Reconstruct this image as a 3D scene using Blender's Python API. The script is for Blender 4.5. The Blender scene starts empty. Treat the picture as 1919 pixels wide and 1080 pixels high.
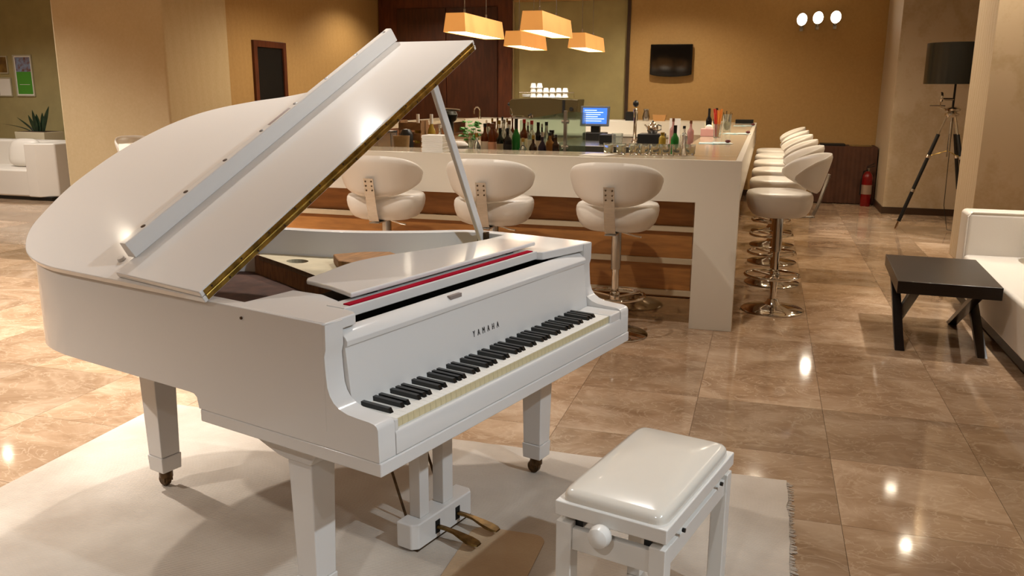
import bpy, bmesh, math, random
from mathutils import Vector, Matrix
random.seed(7)
S = bpy.context.scene
COL = S.collection
PI = math.pi

# ---------------------------------------------------------------- camera, world, exposure
cam_data = bpy.data.cameras.new('camera')
cam = bpy.data.objects.new('camera', cam_data); COL.objects.link(cam)
cam_data.sensor_width = 36.0
cam_data.lens = 30.0746
cam_data.clip_start = 0.05
cam_data.clip_end = 60
m = Matrix(((0.959651,-0.069136,0.272561),(0.28113,0.21546,-0.93517),(0.005928,0.974062,0.226203))).to_4x4()
m.translation = Vector((0, 0, 1.5776))
cam.matrix_world = m
S.camera = cam
world = bpy.data.worlds.new('world'); S.world = world
world.use_nodes = True
world.node_tree.nodes['Background'].inputs[0].default_value = (1.0, 0.86, 0.68, 1)
world.node_tree.nodes['Background'].inputs[1].default_value = 0.05
S.view_settings.view_transform = 'Standard'
S.view_settings.look = 'None'
S.view_settings.gamma = 1.0
S.view_settings.use_curve_mapping = False
S.view_settings.exposure = -0.08
CEIL = 3.2
WARM = (1.0, 0.86, 0.66)
SOFT = (1.0, 0.95, 0.89)
COOL = (0.93, 0.97, 1.0)
BLUE = (0.78, 0.90, 1.0)
# recessed ceiling downlights, part inferred, part added as unseen fill: x, y, watts, colour, cone degrees
DOWNLIGHTS_AND_FILLS = [
    (1.75, 6.30, 300, SOFT, 52), (1.75, 9.20, 130, WARM, 130), (1.75, 7.75, 80, WARM, 150), (0.15, 9.9, 130, WARM, 155), (1.78, 10.65, 300, SOFT, 50),  # the two widest are unseen fills added for the right and back walls
    (-4.90, 3.75, 1150, SOFT, 105), (-7.2, 4.6, 420, SOFT, 140), (-9.35, 8.25, 300, SOFT, 140),
    (-4.2, 0.8, 300, SOFT, 120), (-0.6, -1.2, 170, COOL, 130), (2.0, 1.3, 340, BLUE, 50, (-1.0, 2.4, 0.9)), (1.9, 0.0, 90, COOL, 130),  # the aimed BLUE spot is added to cool the piano front
    (-2.6, 3.9, 190, SOFT, 110), (-0.7, 4.0, 130, SOFT, 100),
    (-5.3, 12.3, 130, WARM, 140), (-4.5, 10.0, 200, WARM, 150),  # the widest is an added wash for the dark side wall
    (-2.95, 12.2, 200, COOL, 70), (-1.6, 7.3, 130, SOFT, 130), (-1.5, 12.2, 120, WARM, 150), (-0.35, 9.2, 90, WARM, 140),  # all but the COOL one are added fills for bar and back wall
    (-8.6, 6.2, 220, SOFT, 140), (-11.2, 9.4, 100, SOFT, 140), (-3.0, 10.6, 130, WARM, 140),  # wide unseen fills added for general brightness
]

# ---------------------------------------------------------------- materials
def lin(c):
    if isinstance(c, str):
        c = c.lstrip('#'); c = [int(c[i:i+2], 16)/255 for i in (0, 2, 4)]
    return tuple(x/12.92 if x <= 0.04045 else ((x+0.055)/1.055)**2.4 for x in c)
MATS = {}
def mat(name, color, rough=0.5, metal=0.0, spec=0.5, vary=0.0, scale=8.0, bump=0.0, bscale=60.0, emit=None, estr=0.0, trans=0.0, ior=1.45, coat=0.0, stretch=None, color2=None, alpha=1.0):
    if name in MATS: return MATS[name]
    M = bpy.data.materials.new(name); M.use_nodes = True
    nt = M.node_tree; N = nt.nodes; L = nt.links
    b = N['Principled BSDF']
    c = lin(color)
    b.inputs['Base Color'].default_value = (*c, 1)
    b.inputs['Roughness'].default_value = rough
    b.inputs['Metallic'].default_value = metal
    b.inputs['Specular IOR Level'].default_value = spec
    b.inputs['IOR'].default_value = ior
    b.inputs['Transmission Weight'].default_value = trans
    b.inputs['Coat Weight'].default_value = coat
    b.inputs['Coat Roughness'].default_value = 0.04
    b.inputs['Alpha'].default_value = alpha
    if emit is not None:
        b.inputs['Emission Color'].default_value = (*lin(emit), 1)
        b.inputs['Emission Strength'].default_value = estr
    if vary or bump or color2:
        tc = N.new('ShaderNodeTexCoord')
        mp = N.new('ShaderNodeMapping'); L.new(tc.outputs['Object'], mp.inputs['Vector'])
        if stretch: mp.inputs['Scale'].default_value = stretch
    if vary or color2:
        no = N.new('ShaderNodeTexNoise'); no.inputs['Scale'].default_value = scale; no.inputs['Detail'].default_value = 5
        L.new(mp.outputs[0], no.inputs['Vector'])
        cr = N.new('ShaderNodeValToRGB')
        c2 = lin(color2) if color2 else tuple(max(0, x*(1-vary)) for x in c)
        c1 = c if color2 else tuple(min(1, x*(1+vary*0.5)) for x in c)
        cr.color_ramp.elements[0].color = (*c2, 1); cr.color_ramp.elements[0].position = 0.35
        cr.color_ramp.elements[1].color = (*c1, 1); cr.color_ramp.elements[1].position = 0.65
        L.new(no.outputs['Fac'], cr.inputs['Fac']); L.new(cr.outputs['Color'], b.inputs['Base Color'])
    if bump:
        nb = N.new('ShaderNodeTexNoise'); nb.inputs['Scale'].default_value = bscale; nb.inputs['Detail'].default_value = 3
        L.new(mp.outputs[0], nb.inputs['Vector'])
        bp = N.new('ShaderNodeBump'); bp.inputs['Strength'].default_value = bump; bp.inputs['Distance'].default_value = 0.01
        L.new(nb.outputs['Fac'], bp.inputs['Height']); L.new(bp.outputs['Normal'], b.inputs['Normal'])
    MATS[name] = M
    return M

def wallpaper(name, c1, c2, scale=3.0, strength=0.5):
    M = mat(name, c1, 0.62, spec=0.35)
    nt = M.node_tree; N = nt.nodes; L = nt.links; b = N['Principled BSDF']
    geo = N.new('ShaderNodeNewGeometry')
    wv = N.new('ShaderNodeTexWave'); wv.wave_type = 'RINGS'; wv.inputs['Scale'].default_value = scale
    wv.inputs['Distortion'].default_value = 7.0; wv.inputs['Detail'].default_value = 2.0; wv.inputs['Detail Scale'].default_value = 0.8
    vo = N.new('ShaderNodeVectorMath'); vo.operation = 'MULTIPLY'; vo.inputs[1].default_value = (1, 1, 0.6)
    L.new(geo.outputs['Position'], vo.inputs[0]); L.new(vo.outputs[0], wv.inputs['Vector'])
    no = N.new('ShaderNodeTexNoise'); no.inputs['Scale'].default_value = 35; no.inputs['Detail'].default_value = 4
    L.new(geo.outputs['Position'], no.inputs['Vector'])
    mx = N.new('ShaderNodeMix'); mx.data_type = 'RGBA'; mx.inputs[6].default_value = (*lin(c2), 1); mx.inputs[7].default_value = (*lin(c1), 1)
    ma = N.new('ShaderNodeMath'); ma.operation = 'MULTIPLY_ADD'; ma.inputs[1].default_value = strength; 
    L.new(wv.outputs['Fac'], ma.inputs[0]); L.new(no.outputs['Fac'], ma.inputs[2])
    L.new(ma.outputs[0], mx.inputs[0]); L.new(mx.outputs[2], b.inputs['Base Color'])
    bp = N.new('ShaderNodeBump'); bp.inputs['Strength'].default_value = 0.12; bp.inputs['Distance'].default_value = 0.004
    L.new(ma.outputs[0], bp.inputs['Height']); L.new(bp.outputs['Normal'], b.inputs['Normal'])
    return M

def marble(name):
    M = mat(name, '#b89a78', 0.07, spec=0.6)
    nt = M.node_tree; N = nt.nodes; L = nt.links; b = N['Principled BSDF']
    geo = N.new('ShaderNodeNewGeometry'); oi = N.new('ShaderNodeObjectInfo')
    off = N.new('ShaderNodeVectorMath'); off.operation = 'SCALE'; off.inputs[0].default_value = (37.0, 91.0, 13.0)
    L.new(oi.outputs['Random'], off.inputs['Scale'])
    add = N.new('ShaderNodeVectorMath'); add.operation = 'ADD'
    L.new(geo.outputs['Position'], add.inputs[0]); L.new(off.outputs[0], add.inputs[1])
    st = N.new('ShaderNodeVectorMath'); st.operation = 'MULTIPLY'; st.inputs[1].default_value = (1.7, 2.6, 1)
    L.new(add.outputs[0], st.inputs[0])
    n1 = N.new('ShaderNodeTexNoise'); n1.inputs['Scale'].default_value = 1.1; n1.inputs['Detail'].default_value = 9; n1.inputs['Roughness'].default_value = 0.62; n1.inputs['Distortion'].default_value = 1.2
    L.new(st.outputs[0], n1.inputs['Vector'])
    cr = N.new('ShaderNodeValToRGB'); e = cr.color_ramp.elements
    e[0].position = 0.30; e[0].color = (*lin('#86694f'), 1); e[1].position = 0.72; e[1].color = (*lin('#bfa68c'), 1)
    k = e.new(0.5); k.color = (*lin('#a1856a'), 1)
    L.new(n1.outputs['Fac'], cr.inputs['Fac'])
    n2 = N.new('ShaderNodeTexNoise'); n2.inputs['Scale'].default_value = 2.6; n2.inputs['Detail'].default_value = 12; n2.inputs['Distortion'].default_value = 2.5
    L.new(st.outputs[0], n2.inputs['Vector'])
    vr = N.new('ShaderNodeValToRGB'); v = vr.color_ramp.elements
    v[0].position = 0.47; v[0].color = (0, 0, 0, 1); v[1].position = 0.53; v[1].color = (0, 0, 0, 1)
    kk = v.new(0.5); kk.color = (0.45, 0.45, 0.45, 1)
    L.new(n2.outputs['Fac'], vr.inputs['Fac'])
    mx = N.new('ShaderNodeMix'); mx.data_type = 'RGBA'; mx.inputs[7].default_value = (*lin('#c6b096'), 1)
    L.new(vr.outputs['Color'], mx.inputs[0]); L.new(cr.outputs['Color'], mx.inputs[6])
    hs = N.new('ShaderNodeHueSaturation')
    mr = N.new('ShaderNodeMapRange'); mr.inputs[3].default_value = 0.76; mr.inputs[4].default_value = 1.18
    L.new(oi.outputs['Random'], mr.inputs[0]); L.new(mr.outputs[0], hs.inputs['Value'])
    L.new(mx.outputs[2], hs.inputs['Color']); L.new(hs.outputs['Color'], b.inputs['Base Color'])
    return M

def woven(name, c1, c2):
    M = mat(name, c1, 0.95, spec=0.1)
    nt = M.node_tree; N = nt.nodes; L = nt.links; b = N['Principled BSDF']
    tc = N.new('ShaderNodeTexCoord')
    no = N.new('ShaderNodeTexNoise'); no.inputs['Scale'].default_value = 2.2; no.inputs['Detail'].default_value = 7
    L.new(tc.outputs['Object'], no.inputs['Vector'])
    mx = N.new('ShaderNodeMix'); mx.data_type = 'RGBA'; mx.inputs[6].default_value = (*lin(c2), 1); mx.inputs[7].default_value = (*lin(c1), 1)
    cr = N.new('ShaderNodeValToRGB'); cr.color_ramp.elements[0].position = 0.35; cr.color_ramp.elements[1].position = 0.62
    L.new(no.outputs['Fac'], cr.inputs['Fac']); L.new(cr.outputs['Color'], mx.inputs[0]); L.new(mx.outputs[2], b.inputs['Base Color'])
    wv = N.new('ShaderNodeTexWave'); wv.bands_direction = 'Y'; wv.inputs['Scale'].default_value = 34; wv.inputs['Distortion'].default_value = 1.5; wv.inputs['Detail'].default_value = 2
    L.new(tc.outputs['Object'], wv.inputs['Vector'])
    n3 = N.new('ShaderNodeTexNoise'); n3.inputs['Scale'].default_value = 180
    L.new(tc.outputs['Object'], n3.inputs['Vector'])
    ad = N.new('ShaderNodeMath'); ad.operation = 'ADD'; L.new(wv.outputs['Fac'], ad.inputs[0]); L.new(n3.outputs['Fac'], ad.inputs[1])
    bp = N.new('ShaderNodeBump'); bp.inputs['Strength'].default_value = 0.3; bp.inputs['Distance'].default_value = 0.004
    L.new(ad.outputs[0], bp.inputs['Height']); L.new(bp.outputs['Normal'], b.inputs['Normal'])
    return M

PIANO = mat('white_lacquer', '#d8d4cf', 0.11, spec=0.5)
BENCHW = mat('white_paint', '#d8d3cb', 0.28, spec=0.5)
LEATH = mat('white_leather', '#dad2c6', 0.38, spec=0.5, bump=0.05, bscale=90)
VINYL = mat('white_vinyl_pad', '#d2cabd', 0.2, spec=0.5, coat=0.3)
IVORY = mat('key_white', '#efebe2', 0.25)
KFRONT = mat('key_front_yellowed', '#d3c49b', 0.5, vary=0.12, scale=30)
EBONY = mat('key_black', '#121211', 0.3)
BLACK = mat('black_satin', '#0d0c0b', 0.4)
BLACKG = mat('black_gloss', '#0b0a0a', 0.12)
DARKIN = mat('cavity_black', '#080706', 0.8)
BRASS = mat('aged_brass', '#a98b45', 0.32, metal=1.0, vary=0.45, scale=25)
BRONZE = mat('dark_bronze', '#5a4630', 0.4, metal=0.9, vary=0.4, scale=40)
FELTR = mat('red_felt', '#9c1228', 0.95, spec=0.05)
BROWNW = mat('raw_brown_wood', '#8a6238', 0.7, vary=0.35, scale=14, stretch=(1, 6, 1))
DARKBED = mat('dark_brown_bed', '#4a2f22', 0.85, vary=0.3, scale=18)
CREAMB = mat('cream_board', '#b8ab8e', 0.6, vary=0.15, scale=10)
CHROME = mat('chrome', '#dcd8d2', 0.07, metal=1.0)
STEEL = mat('brushed_steel', '#b5b2ad', 0.25, metal=1.0, vary=0.1, scale=20, stretch=(1, 30, 1))
BARW = mat('white_solid_surface', '#d8cfbf', 0.3, spec=0.5)
BARTOP = mat('cream_bar_top', '#c8b9a0', 0.14, spec=0.5)
BARWOOD = mat('bar_wood_panel', '#a06a34', 0.45, vary=0.22, scale=5, stretch=(1, 1, 8))
WALLT = wallpaper('tan_wallpaper', '#b8945e', '#a88350', 3.0, 0.12)
WALLB = wallpaper('beige_plaster', '#c9b48e', '#bda67e', 2.2, 0.2)
WALLG = wallpaper('grey_beige_wallpaper', '#b9a58a', '#a8926f', 4.0, 0.7)
OLIVE = mat('olive_wall', '#a89a6a', 0.7, vary=0.08, scale=4)
CEILM = mat('ceiling_white', '#d8ccb6', 0.8)
DOORM = mat('dark_brown_door', '#5c2d15', 0.42, vary=0.3, scale=4, stretch=(6, 6, 1))
DOORD = mat('deep_brown_leaf', '#43200f', 0.4, vary=0.3, scale=4, stretch=(6, 6, 1))
TRIMD = mat('dark_trim', '#3a2616', 0.45)
MARBLE = marble('polished_marble')
GROUT = mat('grout', '#8f7355', 0.5)
RUGM = woven('cream_rug', '#c3b8ab', '#ab9e90')
MATB = woven('brown_mat', '#c0a686', '#ae9070')
ESPRESSO = mat('espresso_wood', '#1d1410', 0.28, vary=0.25, scale=6, stretch=(1, 6, 1))
CLOTH = mat('brown_cloth', '#4e2f1d', 0.9, vary=0.2, scale=6)
RED = mat('extinguisher_red', '#6e0f0d', 0.25)
PAPER = mat('paper', '#efeae0', 0.8)
NAPKIN = mat('napkin_paper', '#f4f0e8', 0.9, bump=0.3, bscale=120)
GLASS = mat('clear_glass', '#eef3ee', 0.03, trans=0.92, ior=1.45)
GGLASS = mat('green_tint_glass', '#bcd0bc', 0.05, trans=0.85, ior=1.3)
PLANT = mat('snake_plant_leaf', '#1f3420', 0.45, vary=0.5, scale=12)
MINT = mat('mint_leaf', '#4f9a3c', 0.5, vary=0.3, scale=20)
POTW = mat('planter_cream', '#cfc2a4', 0.5)
SCREENB = mat('blue_screen', '#2b5fd6', 0.2, emit='#2f66e0', estr=1.6)
SCREENL = mat('screen_text_line', '#d6e4ff', 0.3, emit='#a8c6ff', estr=1.6)
LAMPON = mat('lamp_lens', '#fff4e0', 0.4, emit='#fff0d6', estr=45.0)
WALLLAMP = mat('wall_lamp_lens', '#fff4e0', 0.4, emit='#fff2dc', estr=40.0)
SHADE = mat('glowing_orange_shade', '#d9a060', 0.8, emit='#f0a352', estr=0.62, vary=0.1, scale=5)
DIFFUSE = mat('pendant_diffuser', '#fff6e6', 0.6, emit='#ffedcf', estr=9.0)

# ---------------------------------------------------------------- mesh helpers
class MB:
    def __init__(s): s.v = []; s.f = []; s.mi = []
    def add(s, vs, fs, mi=0):
        o = len(s.v); s.v += [tuple(p) for p in vs]; s.f += [tuple(i+o for i in q) for q in fs]; s.mi += [mi]*len(fs); return s
    def box(s, x0, x1, y0, y1, z0, z1, mi=0):
        return s.add([(x0,y0,z0),(x1,y0,z0),(x1,y1,z0),(x0,y1,z0),(x0,y0,z1),(x1,y0,z1),(x1,y1,z1),(x0,y1,z1)],
                     [(3,2,1,0),(4,5,6,7),(0,1,5,4),(1,2,6,5),(2,3,7,6),(3,0,4,7)], mi)
    def frustum(s, c, b, t, z0, z1, mi=0):
        cx, cy = c
        return s.add([(cx-b[0],cy-b[1],z0),(cx+b[0],cy-b[1],z0),(cx+b[0],cy+b[1],z0),(cx-b[0],cy+b[1],z0),
                      (cx-t[0],cy-t[1],z1),(cx+t[0],cy-t[1],z1),(cx+t[0],cy+t[1],z1),(cx-t[0],cy+t[1],z1)],
                     [(3,2,1,0),(4,5,6,7),(0,1,5,4),(1,2,6,5),(2,3,7,6),(3,0,4,7)], mi)
    def prism(s, poly, a0, a1, axis='z', mi=0):
        n = len(poly)
        def P(p, a): return {'z': (p[0],p[1],a), 'x': (a,p[0],p[1]), 'y': (p[0],a,p[1])}[axis]
        vs = [P(p,a0) for p in poly]+[P(p,a1) for p in poly]
        fs = [tuple(range(n))[::-1], tuple(range(n,2*n))]+[(i,(i+1)%n,n+(i+1)%n,n+i) for i in range(n)]
        return s.add(vs, fs, mi)
    def lathe(s, prof, n=24, c=(0,0,0), mi=0):
        vs=[];fs=[];k=len(prof)
        for i in range(n):
            a=2*PI*i/n
            for r,z in prof: vs.append((c[0]+r*math.cos(a),c[1]+r*math.sin(a),c[2]+z))
        for i in range(n):
            j=(i+1)%n
            for q in range(k-1): fs.append((i*k+q,j*k+q,j*k+q+1,i*k+q+1))
        if prof[0][0]>1e-5: fs.append(tuple(i*k for i in range(n))[::-1])
        if prof[-1][0]>1e-5: fs.append(tuple(i*k+k-1 for i in range(n)))
        return s.add(vs,fs,mi)
    def tube(s, pts, r, n=10, closed=False, mi=0):
        pts=[Vector(p) for p in pts]; k=len(pts)
        rs = r if isinstance(r,(list,tuple)) else [r]*k
        vs=[];fs=[]; prev=None
        for i in range(k):
            if closed: t=(pts[(i+1)%k]-pts[i-1])
            else: t=pts[min(i+1,k-1)]-pts[max(i-1,0)]
            t.normalize()
            ref=Vector((0,0,1)) if abs(t.z)<0.95 else Vector((1,0,0))
            a=t.cross(ref).normalized(); b=a.cross(t).normalized()
            for q in range(n):
                an=2*PI*q/n; vs.append(pts[i]+a*(rs[i]*math.cos(an))+b*(rs[i]*math.sin(an)))
        for i in range(k if closed else k-1):
            j=(i+1)%k
            for q in range(n): fs.append((i*n+q,i*n+(q+1)%n,j*n+(q+1)%n,j*n+q))
        if not closed: fs.append(tuple(range(n))); fs.append(tuple((k-1)*n+q for q in range(n))[::-1])
        return s.add(vs,fs,mi)
    def bar(s, a, b, w, h, mi=0):
        a=Vector(a); b=Vector(b); t=(b-a).normalized()
        ref=Vector((0,0,1)) if abs(t.z)<0.95 else Vector((0,1,0))
        x=t.cross(ref).normalized()*w/2; y=x.cross(t).normalized()*h/2
        vs=[a-x-y,a+x-y,a+x+y,a-x+y,b-x-y,b+x-y,b+x+y,b-x+y]
        return s.add(vs,[(3,2,1,0),(4,5,6,7),(0,1,5,4),(1,2,6,5),(2,3,7,6),(3,0,4,7)],mi)
    def sphere(s, c, r, nu=16, nv=10, sc=(1,1,1), mi=0):
        prof=[(max(1e-6,r*math.sin(PI*i/nv)),-r*math.cos(PI*i/nv)) for i in range(nv+1)]
        o=len(s.v); s.lathe(prof,nu,(0,0,0),mi)
        s.v[o:]=[(c[0]+x*sc[0],c[1]+y*sc[1],c[2]+z*sc[2]) for x,y,z in s.v[o:]]
        return s
    def map(s, fn): s.v=[tuple(fn(*p)) for p in s.v]; return s
    def mesh(s, name, mats, smooth=True, ang=35):
        me=bpy.data.meshes.new(name); me.from_pydata(s.v,[],s.f); 
        mats=mats if isinstance(mats,(list,tuple)) else [mats]
        for M in mats: me.materials.append(M)
        me.polygons.foreach_set('material_index', s.mi)
        bm=bmesh.new(); bm.from_mesh(me); bmesh.ops.remove_doubles(bm,verts=bm.verts,dist=1e-6); bmesh.ops.recalc_face_normals(bm,faces=bm.faces); bm.to_mesh(me); bm.free()
        if smooth:
            me.polygons.foreach_set('use_smooth',[True]*len(me.polygons)); me.set_sharp_from_angle(angle=math.radians(ang))
        me.update(); return me
    def build(s, name, mats, parent=None, bevel=0, seg=2, smooth=True, ang=35, label=None, loc=None):
        o=bpy.data.objects.new(name, s.mesh(name,mats,smooth,ang)); COL.objects.link(o)
        if parent: o.parent=parent
        if loc: o.location=loc
        if bevel:
            b=o.modifiers.new('bevel','BEVEL'); b.width=bevel; b.segments=seg; b.limit_method='ANGLE'; b.angle_limit=math.radians(40)
            b.harden_normals=True
        if label: o['label']=label
        return o
def thing(name, label, cat, loc=(0,0,0), rz=0.0, group=None):
    o=bpy.data.objects.new(name,None); COL.objects.link(o); o.location=loc; o.rotation_euler=(0,0,rz)
    o.empty_display_size=0.1; return tag(o,label,cat,group)
def tag(o, label, cat, group=None):
    o['label']=label; o['category']=cat
    if group: o['group']=group
    return o
def struct(o, label=None):
    o['kind']='structure'
    if label: o['label']=label
    return o
def kids(o): return [x for x in bpy.data.objects if x.parent==o]
def copy_tree(o, loc, rz, label, parent=None):
    c=o.copy(); COL.objects.link(c); c.location=loc; c.rotation_euler=(0,0,rz); c['label']=label
    for ch in o.children: sub_copy(ch,c)
    return c
def sub_copy(o, parent):
    c=o.copy(); COL.objects.link(c); c.parent=parent
    for ch in o.children: sub_copy(ch,c)
def catmull(P, n=6):
    out=[]
    for i in range(len(P)-1):
        p0=P[max(i-1,0)];p1=P[i];p2=P[i+1];p3=P[min(i+2,len(P)-1)]
        for k in range(n):
            t=k/n
            out.append(tuple(0.5*((2*b)+(-a+c)*t+(2*a-5*b+4*c-d)*t*t+(-a+3*b-3*c+d)*t**3) for a,b,c,d in zip(p0,p1,p2,p3)))
    out.append(tuple(P[-1])); return out
def offset(poly, d):
    # offset an open polyline to its right-hand side by d
    out=[]
    for i,p in enumerate(poly):
        a=poly[max(i-1,0)]; b=poly[min(i+1,len(poly)-1)]
        t=Vector((b[0]-a[0],b[1]-a[1])).normalized(); out.append((p[0]+t.y*d,p[1]-t.x*d))
    return out
def arc(cx, cy, r, a0, a1, n): return [(cx+r*math.cos(math.radians(a0+(a1-a0)*i/n)),cy+r*math.sin(math.radians(a0+(a1-a0)*i/n))) for i in range(n+1)]
def rrect(x0,x1,y0,y1,r,n=5):
    return arc(x1-r,y1-r,r,0,90,n)+arc(x0+r,y1-r,r,90,180,n)+arc(x0+r,y0+r,r,180,270,n)+arc(x1-r,y0+r,r,270,360,n)
def text_mesh(s, size, spacing=1.0, depth=0.0006, name='lettering'):
    cu=bpy.data.curves.new(name,'FONT'); cu.body=s; cu.size=size; cu.extrude=depth; cu.space_character=spacing; cu.align_x='CENTER'; cu.align_y='CENTER'
    t=bpy.data.objects.new(name+'_src',cu); COL.objects.link(t)
    dg=bpy.context.evaluated_depsgraph_get(); dg.update()
    me=bpy.data.meshes.new_from_object(t.evaluated_get(dg)); bpy.data.objects.remove(t); bpy.data.curves.remove(cu); me.name=name
    return me

# ---------------------------------------------------------------- the room
# floor: grout bed with marble tiles laid proud of it
floor = struct(MB().box(-13.2,3.4,-4.2,13.9,-0.12,-0.006).build('floor',GROUT), 'polished beige marble floor')
T=0.62; TX0=-0.249; TY0=3.76
Rm = cam.matrix_world.to_3x3(); fpx = cam_data.lens/36*1919
def to_px(P):
    d=Rm.transposed()@(Vector(P)-cam.matrix_world.translation)
    return (959.5+fpx*d.x/-d.z, 540-fpx*d.y/-d.z) if d.z<-0.1 else None
tile_me=MB().frustum((0,0),(T/2-0.0006,T/2-0.0006),(T/2-0.0010,T/2-0.0010),-0.006,0.0).mesh('tile',MARBLE,smooth=False)
cells=[]
for i in range(-21,6):
    for j in range(-13,17):
        x=TX0+(i+0.5)*T; y=TY0+(j+0.5)*T
        if x-T/2<-13.2 or x+T/2>3.4 or y-T/2<-4.2 or y+T/2>13.9: continue
        q=to_px((x,y,0))
        vis = q is not None and -160<q[0]<2080 and 150<q[1]<1330
        cells.append((0 if vis else 1, math.hypot(x,y), x, y))
cells.sort()
rest=MB()
for n,(vis,dist,x,y) in enumerate(cells):
    if n<300 and not vis:
        o=bpy.data.objects.new('tile',tile_me); COL.objects.link(o); o.parent=floor; o.location=(x,y,0)
    else:
        rest.add([(x-T/2+.001,y-T/2+.001,0),(x+T/2-.001,y-T/2+.001,0),(x+T/2-.001,y+T/2-.001,0),(x-T/2+.001,y+T/2-.001,0)],[(0,1,2,3)])
o=rest.build('outer_tiles',MARBLE,floor,smooth=False); o['kind']='stuff'

YB=13.7; XS=-6.31
struct(MB().box(-13.2,3.4,-4.2,13.9,CEIL,CEIL+0.15).build('ceiling',CEILM))
wb=MB().box(-6.6,-4.0,YB,YB+0.2,0,CEIL).box(-2.16,1.62,YB,YB+0.2,0,CEIL).box(-4.0,-2.16,YB,YB+0.2,2.93,CEIL)
struct(wb.build('wall_back',WALLT),'tan textured wallpaper wall behind the bar')
nw=MB().box(-3.99,-2.17,YB+0.04,YB+0.3,0,2.93)
struct(nw.build('wall_niche',OLIVE),'olive green recessed wall behind the coffee machine')
struct(MB().box(-2.165,-2.115,YB-0.03,YB+0.2,0,2.95).build('trim_1',TRIMD),'dark vertical trim at the edge of the olive recess')
struct(MB().box(-4.03,-3.985,YB-0.02,YB+0.2,0,2.95).build('trim_2',WALLB))
struct(MB().box(-6.55,XS-0.02,9.345,YB+0.1,0,CEIL).build('wall_left_inner',WALLT))
struct(MB().box(-7.78,XS,8.16,9.345,0,CEIL).build('wall_left_pier',WALLB,bevel=0.03),'broad beige pier left of the bar')
struct(MB().box(-13.2,-6.5,11.5,11.7,0,CEIL).build('wall_left_back',OLIVE),'olive wall with pictures at the far left')
struct(MB().box(-13.3,-13.1,-4.2,11.6,0,CEIL).build('wall_left',WALLB))
struct(MB().box(-13.2,3.4,-4.3,-4.1,0,CEIL).build('wall_front',WALLB))
struct(MB().box(2.5,2.7,-4.2,8.60,0,CEIL).build('wall_right',WALLG))
struct(MB().box(1.84,3.3,8.56,9.33,0,CEIL).build('wall_right_pier',[WALLG],bevel=0.006),'wavy wallpapered pier behind the white sofa')
struct(MB().box(1.55,3.3,12.24,YB+0.1,0,CEIL).build('wall_back_pier',WALLG,bevel=0.006),'wallpapered pier behind the tripod lamp')
struct(MB().box(3.2,3.3,9.3,12.3,0,CEIL).build('wall_right_alcove',WALLG))
struct(MB().box(1.535,3.2,12.225,12.245,0,0.09).build('baseboard_back',TRIMD))
struct(MB().box(1.535,1.552,12.245,YB,0,0.09).build('baseboard_right',TRIMD))
struct(MB().box(-2.1,1.53,YB-0.015,YB+0.01,0,0.09).build('baseboard_wall',TRIMD))
# brown double doors in the back wall
d2=MB(); d2.box(XS+0.0,-4.0,YB-0.06,YB+0.02,0,CEIL)
d2=struct(d2.build('door_2',DOORM),'dark brown wooden double doors behind the bar')
MB().box(-5.98,-5.12,YB-0.085,YB-0.055,0.02,2.86).build('door_leaf',DOORD,d2,bevel=0.006)
MB().box(-5.10,-4.24,YB-0.085,YB-0.055,0.02,2.86).build('door_leaf',DOORD,d2,bevel=0.006)
MB().box(-5.16,-5.13,YB-0.13,YB-0.08,0.95,1.25).build('handle',STEEL,d2,bevel=0.004)
MB().box(-5.09,-5.06,YB-0.13,YB-0.08,0.95,1.25).build('handle',STEEL,d2,bevel=0.004)
# dark door in the side wall
d1=MB().box(XS-0.03,XS+0.015,9.86,9.94,0,2.17).box(XS-0.03,XS+0.015,10.56,10.64,0,2.17).box(XS-0.03,XS+0.015,9.94,10.56,2.09,2.17)
d1=struct(d1.build('door_1',DOORM,bevel=0.004),'dark brown framed door in the tan side wall')
MB().box(XS-0.025,XS-0.005,9.94,10.56,0,2.09).build('door_leaf',BLACK,d1)
MB().tube([(XS-0.01,10.02,1.02),(XS+0.04,10.02,1.02),(XS+0.04,10.12,1.02)],0.009).build('handle',STEEL,d1)

# ---------------------------------------------------------------- ceiling downlights and added fill lamps
for k,(x,y,w,c,cone,*aim) in enumerate(DOWNLIGHTS_AND_FILLS):
    t=thing('ceiling_downlight_or_fill','small square recessed downlight in the ceiling, out of view, some of the set added as fill','downlight',(x,y,CEIL),0,'recessed ceiling downlights')
    MB().box(-.075,.075,-.075,-.055,-.012,0).box(-.075,.075,.055,.075,-.012,0).box(-.075,-.055,-.055,.055,-.012,0).box(.055,.075,-.055,.055,-.012,0).build('trim_ring',STEEL,t)
    MB().box(-.055,.055,-.055,.055,-.006,-.001).build('lens',LAMPON,t)
    ld=bpy.data.lights.new('downlight_or_fill_beam','SPOT'); ld.energy=w; ld.color=c; ld.spot_size=math.radians(cone); ld.spot_blend=0.55; ld.shadow_soft_size=0.04
    lo=bpy.data.objects.new('downlight_or_fill_beam',ld); COL.objects.link(lo); lo.parent=t; lo.location=(0,0,-0.03)
    if aim: lo.rotation_euler=(Vector(aim[0])-Vector((x,y,CEIL-.03))).to_track_quat('-Z','Y').to_euler()

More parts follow.
